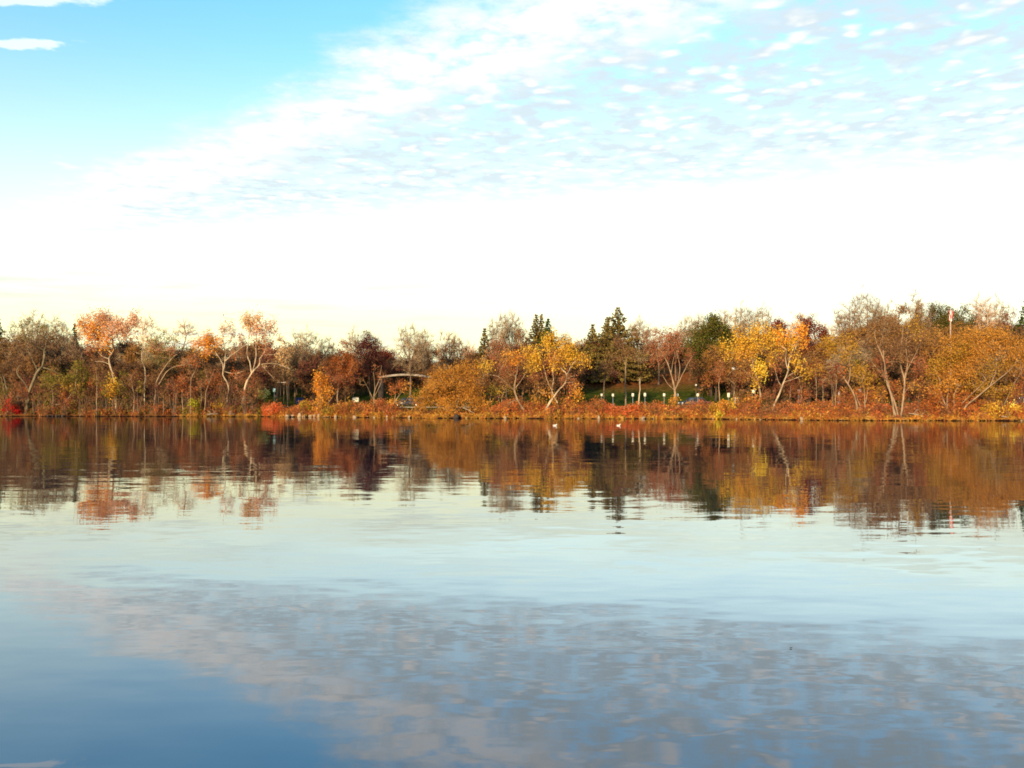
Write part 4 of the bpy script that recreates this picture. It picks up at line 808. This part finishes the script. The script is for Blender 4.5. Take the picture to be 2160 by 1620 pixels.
# scrubby bushes between the trunks on the right shore
for i, (px, py, rx, ry, key, lb) in enumerate([(1850, 825, 26, 26, ['russet', 'amber'], 'tall russet bush left of the multi-stemmed tree'), (1940, 815, 26, 32, ['russet', 'brown'], 'tall brown bush right of the multi-stemmed tree'), (1785, 845, 22, 16, ['rust', 'russet'], 'rust bush left of the bowed ochre trunk foot'), (1130, 850, 26, 14, ['amber', 'rust'], 'amber bush left of the golden tree foot'), (1190, 848, 24, 16, ['rust', 'amber'], 'rust bush between the trunks of the golden tree'), (1570, 838, 24, 14, ['brown', 'amber'], 'brown bush left of the square white sign'), (1620, 832, 18, 20, ['russet', 'brown'], 'russet bush between yellow-gold trunk and leaning birch'), (1700, 838, 20, 14, ['rust', 'russet'], 'rust bush right of the leaning birch'), (2105, 845, 26, 14, ['ochre', 'brown'], 'ochre bush behind the golden bush by the willow'), (880, 862, 22, 12, ['amber', 'willow'], 'amber bush at the left foot of the amber willow'), (1030, 862, 24, 10, ['amber', 'rust'], 'amber bush at the right foot of the amber willow')]):
    shrub('bush', lb, px, py, rx, ry, key, 860+i, 4.0, w=.9, nleaf=10, lsize=.15)
# understory on the right shore
for i in range(30):
    px = 1775+i*13.2+rs.uniform(-5, 5); k = int(rs.integers(0, 5))
    key = [['amber', 'rust'], ['rust', 'russet'], ['ochre', 'brown'], ['russet', 'amber'], ['willow', 'rust']][k]
    nm = ['amber', 'rusty', 'ochre-brown', 'russet', 'golden brown'][k]
    shrub('understory_shrub', nm + ' understory shrub ' + near_lm(px), px, rs.uniform(806, 842), rs.uniform(15, 24), rs.uniform(16, 30), key, 900+i, rs.uniform(3.5, 10), 'understory shrubs on the right shore', w=.8, nleaf=9, lsize=.15)
for i in range(12):
    px = 1642+i*12+rs.uniform(-4, 4)
    shrub('understory_shrub', ['russet', 'brown'][i % 2] + ' shrub in the shade beyond the road ' + near_lm(px), px, rs.uniform(812, 832), rs.uniform(15, 22), rs.uniform(16, 26), [['russet', 'brown'], ['brown', 'purple']][i % 2], 940+i, rs.uniform(24, 29), 'understory shrubs on the right shore', w=.9, nleaf=9, lsize=.2)
# brush: nobody could count these stems
def bandw(lst, d0, d1, dens):
    out = []
    for a, b_ in lst: out += band(a, b_, d0, d1, int((b_-a)*dens))
    return out
scrub('shore_brush', 'low brown and russet brush along the left shore', bandw([(-20, 560)], .3, 5, 1.3), ['russet', 'rust', 'brown', 'olive'], 610, .8, 1.9, 4, .13, 10, .5)
scrub('shore_brush', 'rust-red brush along the middle and right shore', bandw([(560, 850), (1040, 1275), (1335, 1600), (1640, 1880), (1915, 2180)], .4, 6, 1.9), ['rust', 'redbrush', 'russet', 'rust', 'amber', 'brown'], 611, .8, 1.7, 5, .115, 12, .5)
scrub('sumac_brush', 'coral-red sumac brush patch in the middle of the shore', bandw([(1272, 1342)], .4, 4.5, 3.2), ['sumac', 'redbrush', 'rust'], 612, .9, 1.8, 5, .12, 12, .45)
scrub('bank_brush', 'amber and olive weeds at the foot of the bank', bandw([(640, 1500), (1560, 1880), (1915, 2180)], .2, 1.6, 1.5), ['amber', 'ochre', 'rust', 'grass_dry'], 613, .3, .7, 4, .12, 8, .3)
scrub('twig_brush', 'brown twiggy brush on the right shore', bandw([(1560, 1660), (1800, 1980)], .4, 4, 1.6), ['russet', 'brown'], 614, .6, 1.4, 6, .13, 4, .5)
# dry grass fringe
gsp = np.asarray(bandw([(380, 2180)], .12, .9, 1.7))
scrub('dry_grass', 'dry straw-coloured grass fringe at the waterline', gsp, ['grass_dry', 'amber'], 615, .15, .4, 7, .06, 3, .25, r=.012, stems='grass_dry')

noise_mat('stone_pale', (.36, .25, .15), (.2, .135, .08), 5.0, .9, bump=.3)
noise_mat('stone_dark', (.05, .035, .028), (.03, .022, .018), 5.0, .9, bump=.3)
noise_mat('wood_pale', (.32, .23, .15), (.2, .14, .09), 4.0, .9, stretch=(.3, 1, 1))
def rock_mesh(seed):
    rg = np.random.default_rng(seed)
    nu, nv = 8, 5; V = [(0, 0, -1)]
    for j in range(1, nv):
        ph = -math.pi/2+math.pi*j/nv
        for i in range(nu): V.append((math.cos(ph)*math.cos(6.283*i/nu), math.cos(ph)*math.sin(6.283*i/nu), math.sin(ph)))
    V.append((0, 0, 1)); V = np.array(V)
    for _ in range(5):
        n = unit(rg.normal(size=3)); dcut = rg.uniform(.45, .8); s = V@n; V = V-np.maximum(0, s-dcut)[:, None]*n
    V *= 1+rg.normal(size=(len(V), 1))*.06
    f3 = [(0, 1+(i+1) % nu, 1+i) for i in range(nu)]; L = len(V)-1; b0 = 1+(nv-2)*nu
    f3 += [(L, b0+i, b0+(i+1) % nu) for i in range(nu)]
    f4 = [(1+j*nu+i, 1+j*nu+(i+1) % nu, 1+(j+1)*nu+(i+1) % nu, 1+(j+1)*nu+i) for j in range(nv-2) for i in range(nu)]
    return V, f3, f4
rocks = {}
def rock(px, w, h, mat, label, group, off=-.05, seed=0, name='shore_stone'):
    k = (seed % 6, mat)
    D = sd(px, off); x = X(px, D)
    if k not in rocks:
        V, f3, f4 = rock_mesh(seed % 6+40); o = mesh_obj(name, V, [f3, f4], mat); rocks[k] = o
    else:
        o = rocks[k].copy(); C.objects.link(o)
    o.location = (x, D, h*.28); o.scale = (w/2, w*.4, h/2); o.rotation_euler = (rs.uniform(-.2, .2), rs.uniform(-.2, .2), rs.uniform(0, 6.28))
    return tag(o, label, 'stone', group)
SG = 'pale stones scattered along the waterline'
for i, (px, w, h, lb) in enumerate([(607, .75, .5, 'pale stone at the left end of the row of stones below the coral bush'), (618, .7, .45, 'pinkish pale stone, second from the left in the row of stones'), (632, .85, .75, 'tallest cream stone of the row below the navy box'), (642, .4, .35, 'small cream stone right of the tallest one'), (656, .9, .5, 'cream stone leaning below the yellow-green bush'), (663, .5, .55, 'cream stone leaning on its left neighbour below the orange columnar tree'), (672, .45, .7, 'upright pale stone under the orange columnar tree'), (708, .5, .4, 'pale stone below the olive-yellow low bush'), (748, .7, .35, 'flat pale stone right below the cream board'), (775, .5, .3, 'flat pale stone left of the bare vase-shaped tree'), (790, .6, .35, 'pale block right at the foot of the bare vase-shaped tree'), (817, .6, .5, 'pale stone below the small rusty leaning tree'), (864, .5, .4, 'pale stone at the left end of the amber willow'), (1066, .6, .4, 'pale stone below the orange bush in the middle'), (1263, .55, .6, 'bright stone left of the coral-red sumac patch'), (1357, .9, .35, 'long flat pale stone right of the coral-red sumac patch'), (1691, .5, .55, 'bright stone below the rust brush right of the leaning birch')]):
    rock(px, w, h, 'stone_pale', lb, SG, -.1, i)
for i in range(28):
    px = float(rs.choice([rs.uniform(590, 860), rs.uniform(880, 1500), rs.uniform(1500, 2160)]))
    rock(px, rs.uniform(.2, .42), rs.uniform(.15, .28), 'stone_pale', 'small pale waterline stone ' + near_lm(px), SG, rs.uniform(-.1, .25), i+3)
for i, px in enumerate([102, 110, 119, 125, 132]): rock(px, .55, .35, 'stone_dark', 'dark wet stone left of the thin pale sapling', 'dark stones at the left waterline', -.5, i)
rock(962, 1.0, .7, 'stone_dark', 'dark lump at the water edge under the amber willow', None, -.2, 2, 'dark_stone')

def log(label, pxa, pya, pxb, pyb, r, off=-.3, stubs=2, seed=1):
    rg = np.random.default_rng(seed); Da = sd(pxa, off); Db = sd(pxb, off+.3)
    a = np.array((X(pxa, Da), Da, max(.02, Z(pya, Da)))); b2 = np.array((X(pxb, Db), Db, max(.02, Z(pyb, Db))))
    root = empty('fallen_log', tuple(a)); tag(root, label, 'log')
    c = catmull(np.array([(0, 0, 0), (b2-a)*.5+np.array([0, 0, .08]), b2-a]), .3)
    mb = MB(); mb.tube(c, np.linspace(r, r*.55, len(c)), 8); mb.build('trunk', 'wood_pale', root, True)
    for k in range(stubs):
        p = c[int(len(c)*(.3+.5*k/max(1, stubs)))]; mb = MB(); mb.tube([p, p+np.array([rg.uniform(-.3, .3), rg.uniform(-.3, .1), .25]), p+np.array([rg.uniform(-.5, .5), -.2, .55])], [r*.5, r*.35, .015], 5); mb.build('branch_stub', 'wood_pale', root, True)
log('pale fallen log lying at the water left of the crooked pale trunk', 437, 875, 463, 873, .13)
log('thin fallen branch at the water right of the crooked pale trunk', 482, 874, 496, 874, .08, seed=2)
log('bleached branch lying on the bank under the amber willow', 976, 860, 1000, 872, .08, .2, 1, 3)
log('driftwood branch at the water left of the huge willow', 1918, 872, 1950, 880, .07, -.1, 3, 4)
log('half sunk branch at the water below the right picture edge bush', 2112, 878, 2146, 886, .08, -.2, 2, 5)

# ---------------------------------------------------------------- signs, posts, lamps, flag, bridge, board
noise_mat('paint_white', (.66, .60, .47), (.58, .52, .40), 6.0, .45, spec=.4)
noise_mat('paint_cream', (.78, .68, .46), (.70, .6, .4), 6.0, .6)
noise_mat('steel_post', (.34, .32, .30), (.26, .25, .23), 6.0, .5, metal=.4)
noise_mat('paint_dark', (.03, .028, .026), (.05, .045, .04), 6.0, .6)
noise_mat('paint_navy', (.02, .03, .09), (.03, .04, .11), 3.0, .5)
noise_mat('paint_teal', (.28, .42, .42), (.22, .35, .36), 3.0, .5)
noise_mat('concrete_pale', (.52, .46, .38), (.40, .35, .29), 2.0, .9)
noise_mat('pole_tan', (.36, .25, .16), (.30, .2, .13), 3.0, .6)
noise_mat('bridge_stone', (.34, .28, .22), (.22, .18, .14), 1.5, .9)
noise_mat('timber', (.34, .25, .16), (.24, .17, .1), 4.0, .9)
noise_mat('car_slate', (.045, .052, .065), (.05, .058, .07), 1.0, .5, spec=.25)
noise_mat('car_dark', (.03, .028, .03), (.035, .033, .035), 1.0, .3, spec=.5)
noise_mat('car_glass', (.02, .025, .03), (.025, .03, .035), 1.0, .08, spec=.6)
noise_mat('tyre', (.02, .02, .02), (.03, .03, .03), 5.0, .9)
noise_mat('chrome', (.7, .68, .64), (.6, .58, .55), 5.0, .25, metal=.9)
noise_mat('lamp_glass', (.62, .58, .5), (.56, .52, .45), 4.0, .3)
noise_mat('flag_red', (.55, .05, .05), (.48, .04, .05), 3.0, .8)
noise_mat('flag_white', (.78, .72, .68), (.72, .66, .62), 3.0, .8)
def plate(w, h, t_, n=5, r=.18):
    """upright rounded plate in xz"""
    r = min(w, h)*r; pr = []
    for cx, cz, a0 in ((w/2-r, h/2-r, 0), (-w/2+r, h/2-r, 90), (-w/2+r, -h/2+r, 180), (w/2-r, -h/2+r, 270)):
        for k in range(n): a = R(a0+90*k/(n-1)); pr.append((cx+r*math.cos(a), cz+r*math.sin(a)))
    return MB().prism(pr, -t_/2, t_/2)
def sign(label, px, pyc, w, h, off, group='white signs along the lakeside road', mat='paint_white', name='road_sign', twin=False, rz=0.0):
    D = sd(px, off); x = X(px, D); g = float(hz(x, D)); zc = Z(pyc, D)-g
    root = empty(name, (x, D, g), rz); tag(root, label, 'sign', group)
    for s in ((-.12, .12) if twin else (0,)):
        mb = MB(); mb.tube([(s*1.6, .05, -.2), (s*1.6, .05, zc+h*.45)], .032, 6); mb.build('post', 'steel_post', root)
    plate(w, h, .02).build('sign_plate', mat, root, loc=(0, 0, zc))
    for z in (.3, -.3): MB().tube([(0, -.012, zc+h*z), (0, -.03, zc+h*z)], .025, 6).build('bolt', 'steel_post', root)
    return root
PW = F/118
for px, py, w, h, lb in [(1269, 833, 5, 6, 'white sign just left of the dark bare tree trunk, first of the row'), (1293, 833.5, 5, 6.5, 'white sign right of the dark bare tree trunk'), (1335, 833, 5.5, 7.5, 'white sign just left of the bright dead trunk'), (1360.5, 832.5, 5.5, 8, 'white sign just right of the bright dead trunk'), (1401, 833, 5.5, 7, 'white sign left of the reddish park tree'), (1429, 833.5, 5, 6.5, 'white sign touching the right side of the reddish park tree trunk'), (1472, 833, 5.5, 7, 'white sign above the slate car'), (1537, 833.5, 6, 10, 'taller cream-yellow sign between small orange shrub and twin posts')]:
    sign(lb, px, py, w/PW*.85, h/PW*.9, 11.5)
sign('square white sign on two posts below the yellow leaf clump', 1590, 826, 6/PW, 7.5/PW, 10, twin=True)
sign('small grey-white sign in the dark gap right of the leaning birch', 1685, 825, 4/PW, 6/PW, 16, mat='concrete_pale')
sign('round white sign behind the bowed ochre trunk', 1814, 825, 6/PW, 7/PW, 9)
sign('teal-white small sign left of the slender young trees', 578.5, 823, 6/PW, 9/PW, 16, mat='paint_teal')
D = sd(1770, 9); x = X(1770, D); g = float(hz(x, D))
mk = empty('marker_post', (x, D, g)); tag(mk, 'tall narrow white marker post right of the thin dark trees', 'post')
hh = Z(827, D)-g; MB().box((0, 0, hh/2-.1), (.2, .08, hh+.2), .96).build('post', 'paint_white', mk); MB().box((0, 0, hh+.02), (.24, .12, .04)).build('cap', 'paint_cream', mk)
for px, lb in ((1551, 'left one of two short white posts'), (1556, 'right one of two short white posts')):
    D = sd(px, 10); x = X(px, D); g = float(hz(x, D)); r_ = empty('bollard', (x, D, g)); tag(r_, lb + ' right of the small orange shrub', 'post', 'short white posts')
    hh = Z(838, D)-g; MB().tube([(0, 0, -.2), (0, 0, hh)], .07, 8).build('post', 'paint_white', r_); MB().tube([(0, 0, hh-.12), (0, 0, hh-.06)], .076, 8).build('band', 'steel_post', r_)
def lamp(label, px, top, off, s=.42):
    D = sd(px, off); x = X(px, D); g = float(hz(x, D)); hh = Z(top, D)-g
    root = empty('street_lamp', (x, D, g)); tag(root, label, 'lamp')
    MB().tube([(0, 0, -.2), (0, 0, .5), (0, 0, hh-s*.5)], [.05, .035, .025], 8).build('pole', 'bark_brown', root)
    MB().box((0, 0, .12), (.22, .22, .3), .8).build('base', 'steel_post', root)
    n = 8; pts = [(0, 0, hh-s*.5+s*i/n) for i in range(n+1)]; rr = [s*.5*math.sin(math.pi*(.12+.86*i/n))+.01 for i in range(n+1)]
    MB().tube(pts, rr, 10).build('globe', 'lamp_glass', root, True)
    MB().tube([(0, 0, hh+s*.48), (0, 0, hh+s*.6)], [s*.3, .03], 8).build('cap', 'steel_post', root)
lamp('street lamp with a white globe among the branches of the yellow-gold tree', 1547, 777, 12, .46)
lamp('slim street lamp behind the white sign above the slate car', 1468, 812, 24, .3)

# flagpole with a limp flag
D = sd(2005, 24); x = X(2005, D); g = float(hz(x, D)); hh = Z(653, D)-g
fp = empty('flagpole', (x, D, g)); tag(fp, 'tall pale flagpole rising behind the huge willow', 'flagpole')
MB().tube([(0, 0, -.3), (0, 0, hh*.5), (0, 0, hh)], [.13, .11, .08], 10).build('pole', 'pole_tan', fp, True)
MB().tube([(0, 0, hh), (0, 0, hh+.06), (0, 0, hh+.14), (0, 0, hh+.2)], [.03, .1, .1, .02], 8).build('finial', 'chrome', fp, True)
fl = empty('flag', (x-.02, D-.12, g+hh-.15)); tag(fl, 'limp red and white striped flag hanging from the flagpole', 'flag')
L = (680-655)/F*D; ns = 7
for k in range(ns):          # vertical folds of a hanging striped cloth
    mb = MB(); n = 9; V = []; w0 = -.3+.6*k/ns; w1 = -.3+.6*(k+1)/ns
    for j in range(n):
        f = j/(n-1); z = -L*f*(1-.12*abs(k-3)/3); sq = .95-.45*f+.12*math.sin(f*7+1)
        for w in (w0, w1): V.append((w*sq+.05*math.sin(f*6+k), -.10*math.sin(w*18+f*4), z))
    f4 = [(2*j, 2*j+1, 2*j+3, 2*j+2) for j in range(n-1)]
    o = mb.add(V, f4=f4).build('stripe', 'flag_red' if k % 2 == 0 else 'flag_white', fl, True)
    md = o.modifiers.new('thick', 'SOLIDIFY'); md.thickness = .012

# pale arched footbridge
D = sd(850, 36); x0, x1 = X(803, D), X(912, D); n = 15; g0 = float(hz((x0+x1)/2, D))
br = empty('footbridge', ((x0+x1)/2, D, g0)); tag(br, 'pale gently arched footbridge half hidden behind the amber willow', 'bridge')
xc = (x0+x1)/2; xx = np.linspace(x0-xc, x1-xc, n); arc = lambda q, e: (Z(796, D)-g0)+(Z(790, D)-Z(796, D))*(1-(q/((x1-x0)/2))**2)+e
def arch(z0, z1, y0, y1, nm, mat):
    V = []
    for q in xx: V += [(q, y0, arc(q, z0)), (q, y1, arc(q, z0)), (q, y1, arc(q, z1)), (q, y0, arc(q, z1))]
    f4 = []
    for i in range(n-1):
        a = 4*i; b2 = a+4
        for e in range(4): f4.append((a+e, a+(e+1) % 4, b2+(e+1) % 4, b2+e))
    f4 += [(3, 2, 1, 0), (4*n-4, 4*n-3, 4*n-2, 4*n-1)]
    return MB().add(V, f4=f4).build(nm, mat, br)
arch(-.2, 0, -1.1, 1.1, 'deck', 'bridge_stone'); arch(.004, .1, -1.1, -.95, 'parapet', 'bridge_stone'); arch(.004, .1, .95, 1.1, 'parapet', 'bridge_stone')
for s in (-1, 1):
    q = s*(x1-x0)/2*.97; zt = arc(q, -.29); MB().box((q, 0, (zt-.6)/2), (.9, 2.0, zt+.6), .85).build('abutment', 'stone_dark', br)

# cream board with a dark cap
D = sd(750, 10); x = X(750, D); g = float(hz(x, D)); zc = Z(843.5, D)-g; pw = F/D
bd = empty('notice_board', (x, D, g)); tag(bd, 'cream notice board with a dark top in the grass left of the bare vase-shaped tree', 'sign')
plate(13.5/pw, 9/pw, .06, r=.12).build('panel', 'paint_cream', bd, loc=(0, 0, zc))
MB().box((0, 0, zc+5.6/pw), (15/pw, .16, 2/pw), .9).build('cap', 'paint_dark', bd)
for s in (-1, 1): MB().box((s*5.5/pw, .08, zc/2-.1), (.08, .08, zc+.2)).build('leg', 'timber', bd)

# navy upright box (park convenience) and post with a crossbar
D = sd(633, 22); x = X(633, D); g = float(hz(x, D)); pw = F/D; hh = 21/pw
tb = empty('upright_cabin', (x, D, g)); tag(tb, 'navy blue upright cabin in the shade right of the slender young trees', 'cabin')
MB().box((0, 0, hh*.46), (15/pw, 1.1, hh*.92), .98).build('body', 'paint_navy', tb); MB().box((0, 0, hh*.955), (16/pw, 1.2, hh*.07), .8).build('roof', 'paint_dark', tb)
dr = MB().box((-.05, -.56, hh*.44), (8/pw, .04, hh*.78)).build('door', 'paint_navy', tb); MB().box((.16, -.6, hh*.42), (.04, .04, .16)).build('handle', 'chrome', dr)
MB().box((-6.2/pw, -.57, hh*.4), (.06, .03, hh*.5)).build('side_trim', 'steel_post', tb)
D = sd(501, 14); x = X(501, D); g = float(hz(x, D)); pw = F/D
ps = empty('crossbar_post', (x, D, g)); tag(ps, 'pale post with a crossbar between the crooked trunk and the tall forked tree', 'post')
hh = Z(797, D)-g; MB().box((0, 0, hh/2-.1), (3.2/pw, 3.2/pw, hh+.2), .9).build('post', 'wood_pale', ps); MB().box((-2/pw, -.14, hh-.05), (9/pw, .1, 2.6/pw)).build('crossbar', 'wood_pale', ps)
# thin pale beam between the young trees (open shelter roof edge)
D = sd(598, 20); x = X(598, D); g = float(hz(x, D)); pw = F/D; hh = Z(807, D)-g
sh = empty('park_shelter', (x, D, g)); tag(sh, 'open park shelter with a thin pale roof edge behind the slender young trees', 'shelter')
MB().box((0, 0, hh), (22/pw, 1.8, .12)).build('roof', 'concrete_pale', sh)
for sx_ in (-1, 1):
    for sy_ in (-.7, .7): MB().box((sx_*9/pw, sy_, hh/2-.16), (.09, .09, hh+.18)).build('post', 'bark_dark', sh)

# picnic table
D = sd(1018, 10); x = X(1018, D); g = float(hz(x, D)); pw = F/D
pt = empty('picnic_table', (x, D, g), .15); tag(pt, 'pale slatted picnic table right of the amber willow', 'table')
for k in range(5): MB().box((0, -.36+.18*k, .78), (1.7, .155, .05)).build('plank', 'wood_pale', pt)
for s in (-1, 1):
    for k in (0, 1): MB().box((0, s*(.62+.17*k), .45), (1.7, .15, .05)).build('seat_plank', 'wood_pale', pt)
    for sx_ in (-.6, .6):
        mb = MB(); mb.tube([(sx_, s*.7, -.05), (sx_, s*.25, .75)], .05, 4); mb.build('leg', 'timber', pt)
    MB().box((s*.6, 0, .395), (.08, 1.5, .05)).build('brace', 'timber', pt)

# cars on the road, half hidden by the brush
def car(label, px, off, mat, rz, zoff=0):
    D = sd(px, off); x = X(px, D); g = 1.262
    root = empty('parked_car', (x, D, g), rz); tag(root, label, 'car', 'cars on the lakeside road')
    low = [(-2.1, .28), (-2.15, .6), (-2.0, .78), (-1.0, .9), (.95, .92), (1.95, .82), (2.15, .62), (2.12, .3)]
    MB().prism(low, -.85, .85).build('body', mat, root)
    cab = [(-1.15, .9), (-.6, 1.36), (.75, 1.4), (1.45, .92)]
    cb = MB().prism(cab, -.72, .72).build('cabin', mat, root)
    for s in (-1, 1):
        for a in ([(-.95, .95), (-.52, 1.3), (.05, 1.32), (.05, .95)], [(.13, .95), (.13, 1.32), (.7, 1.32), (1.2, .95)]):
            MB().prism(a, s*.722, s*.74).build('window', 'car_glass', cb)
        for wx in (-1.35, 1.35):
            n = 16; w = MB().prism([(wx+.32*math.cos(2*math.pi*i/n), .32+.32*math.sin(2*math.pi*i/n)) for i in range(n)], s*.7, s*.88).build('wheel', 'tyre', root)
            MB().prism([(wx+.18*math.cos(2*math.pi*i/10), .32+.18*math.sin(2*math.pi*i/10)) for i in range(10)], s*.885, s*.895).build('rim', 'chrome', w)
    for s in (-.6, .6): MB().box((-2.13, s, .62), (.08, .34, .14)).build('headlight', 'lamp_glass', root); MB().box((2.13, s, .64), (.06, .3, .14)).build('tail_light', 'flag_red', root)
    for s in (-1, 1): MB().box((-.75, s*.93, .98), (.14, .16, .1)).build('mirror', mat, root)
car('slate grey car half hidden by rust brush behind the white sign', 1466, 17.5, 'car_slate', .25)
car('dark car glimpsed behind the yellow bush at the right edge', 2138, 17.5, 'car_dark', .1)
car('dark car behind the small rusty leaning tree', 858, 17.5, 'car_dark', .2)

# gulls on the water
noise_mat('feather_white', (.82, .76, .68), (.74, .68, .6), 8.0, .8)
noise_mat('feather_grey', (.45, .42, .40), (.38, .35, .33), 8.0, .8)
noise_mat('beak', (.6, .36, .08), (.5, .3, .06), 8.0, .6)
def gull(label, px, py, flip):
    D = CAMZ*F/(py-HZ); x = X(px, D)
    root = empty('gull', (x, D, 0), R(8)); tag(root, label, 'bird', 'white gulls on the lake'); root.scale = (flip*.55, .55, .55)
    body = [(-.34, .10, .012), (-.26, .085, .045), (-.12, .06, .085), (.02, .055, .10), (.12, .075, .085), (.18, .13, .055), (.20, .18, .045), (.22, .215, .052), (.255, .225, .045), (.285, .215, .02)]
    c = np.array([(a, 0, z) for a, z, r_ in body]); mb = MB(); mb.tube(c, [b2[2] for b2 in body], 10); mb.build('body', 'feather_white', root, True)
    MB().tube([(.28, 0, .212), (.315, 0, .206), (.335, 0, .196)], [.014, .010, .003], 6).build('beak', 'beak', root, True)
    for s in (-1, 1):
        MB().tube([(.08, s*.075, .10), (-.05, s*.09, .125), (-.2, s*.07, .12), (-.36, s*.03, .125)], [.02, .045, .035, .006], 7).build('wing', 'feather_grey', root, True)
        MB().tube([(.258, s*.036, .232), (.258, s*.048, .232)], [.008, .004], 6).build('eye', 'paint_dark', root)
gull('white gull afloat left of centre in front of the golden tree', 1171, 898, 1)
gull('white gull afloat in front of the coral-red sumac patch', 1305, 898, 1)
# a fallen leaf on the near water
D = CAMZ*F/(1368-HZ); lf = MB(); lf_s = .5; V = [(-.022, 0, .006), (-.008, .012, .004), (.014, .010, .005), (.026, 0, .012), (.012, -.011, .005), (-.01, -.012, .004), (0, 0, .014)]
tag(lf.add(np.array(V)*lf_s, f3=[(i, (i+1) % 6, 6) for i in range(6)]).build('floating_leaf', 'paint_dark', loc=(X(1668, D), D, .002)), 'tiny dark leaf floating on the near water at lower right', 'leaf')

# look-alikes that share a label are told apart by their order along the shore
by = {}
for o in C.objects:
    if o.parent is None and 'category' in o: by.setdefault(o['label'], []).append(o)
num = ['one', 'two', 'three', 'four', 'five', 'six', 'seven']; orde = ['first', 'second', 'third', 'fourth', 'fifth', 'sixth', 'seventh']
for lb, os_ in by.items():
    if len(os_) < 2: continue
    os_.sort(key=lambda o: o.location.x/max(1, o.location.y))
    for k, o in enumerate(os_):
        if len(os_) == 2: sfx = (', left of two', ', right of two')[k]
        elif len(os_) == 3: sfx = (', left of three', ', middle of three', ', right of three')[k]
        else: sfx = ', %s of %s from left' % (orde[k], num[len(os_)-1])
        o['label'] = lb + sfx
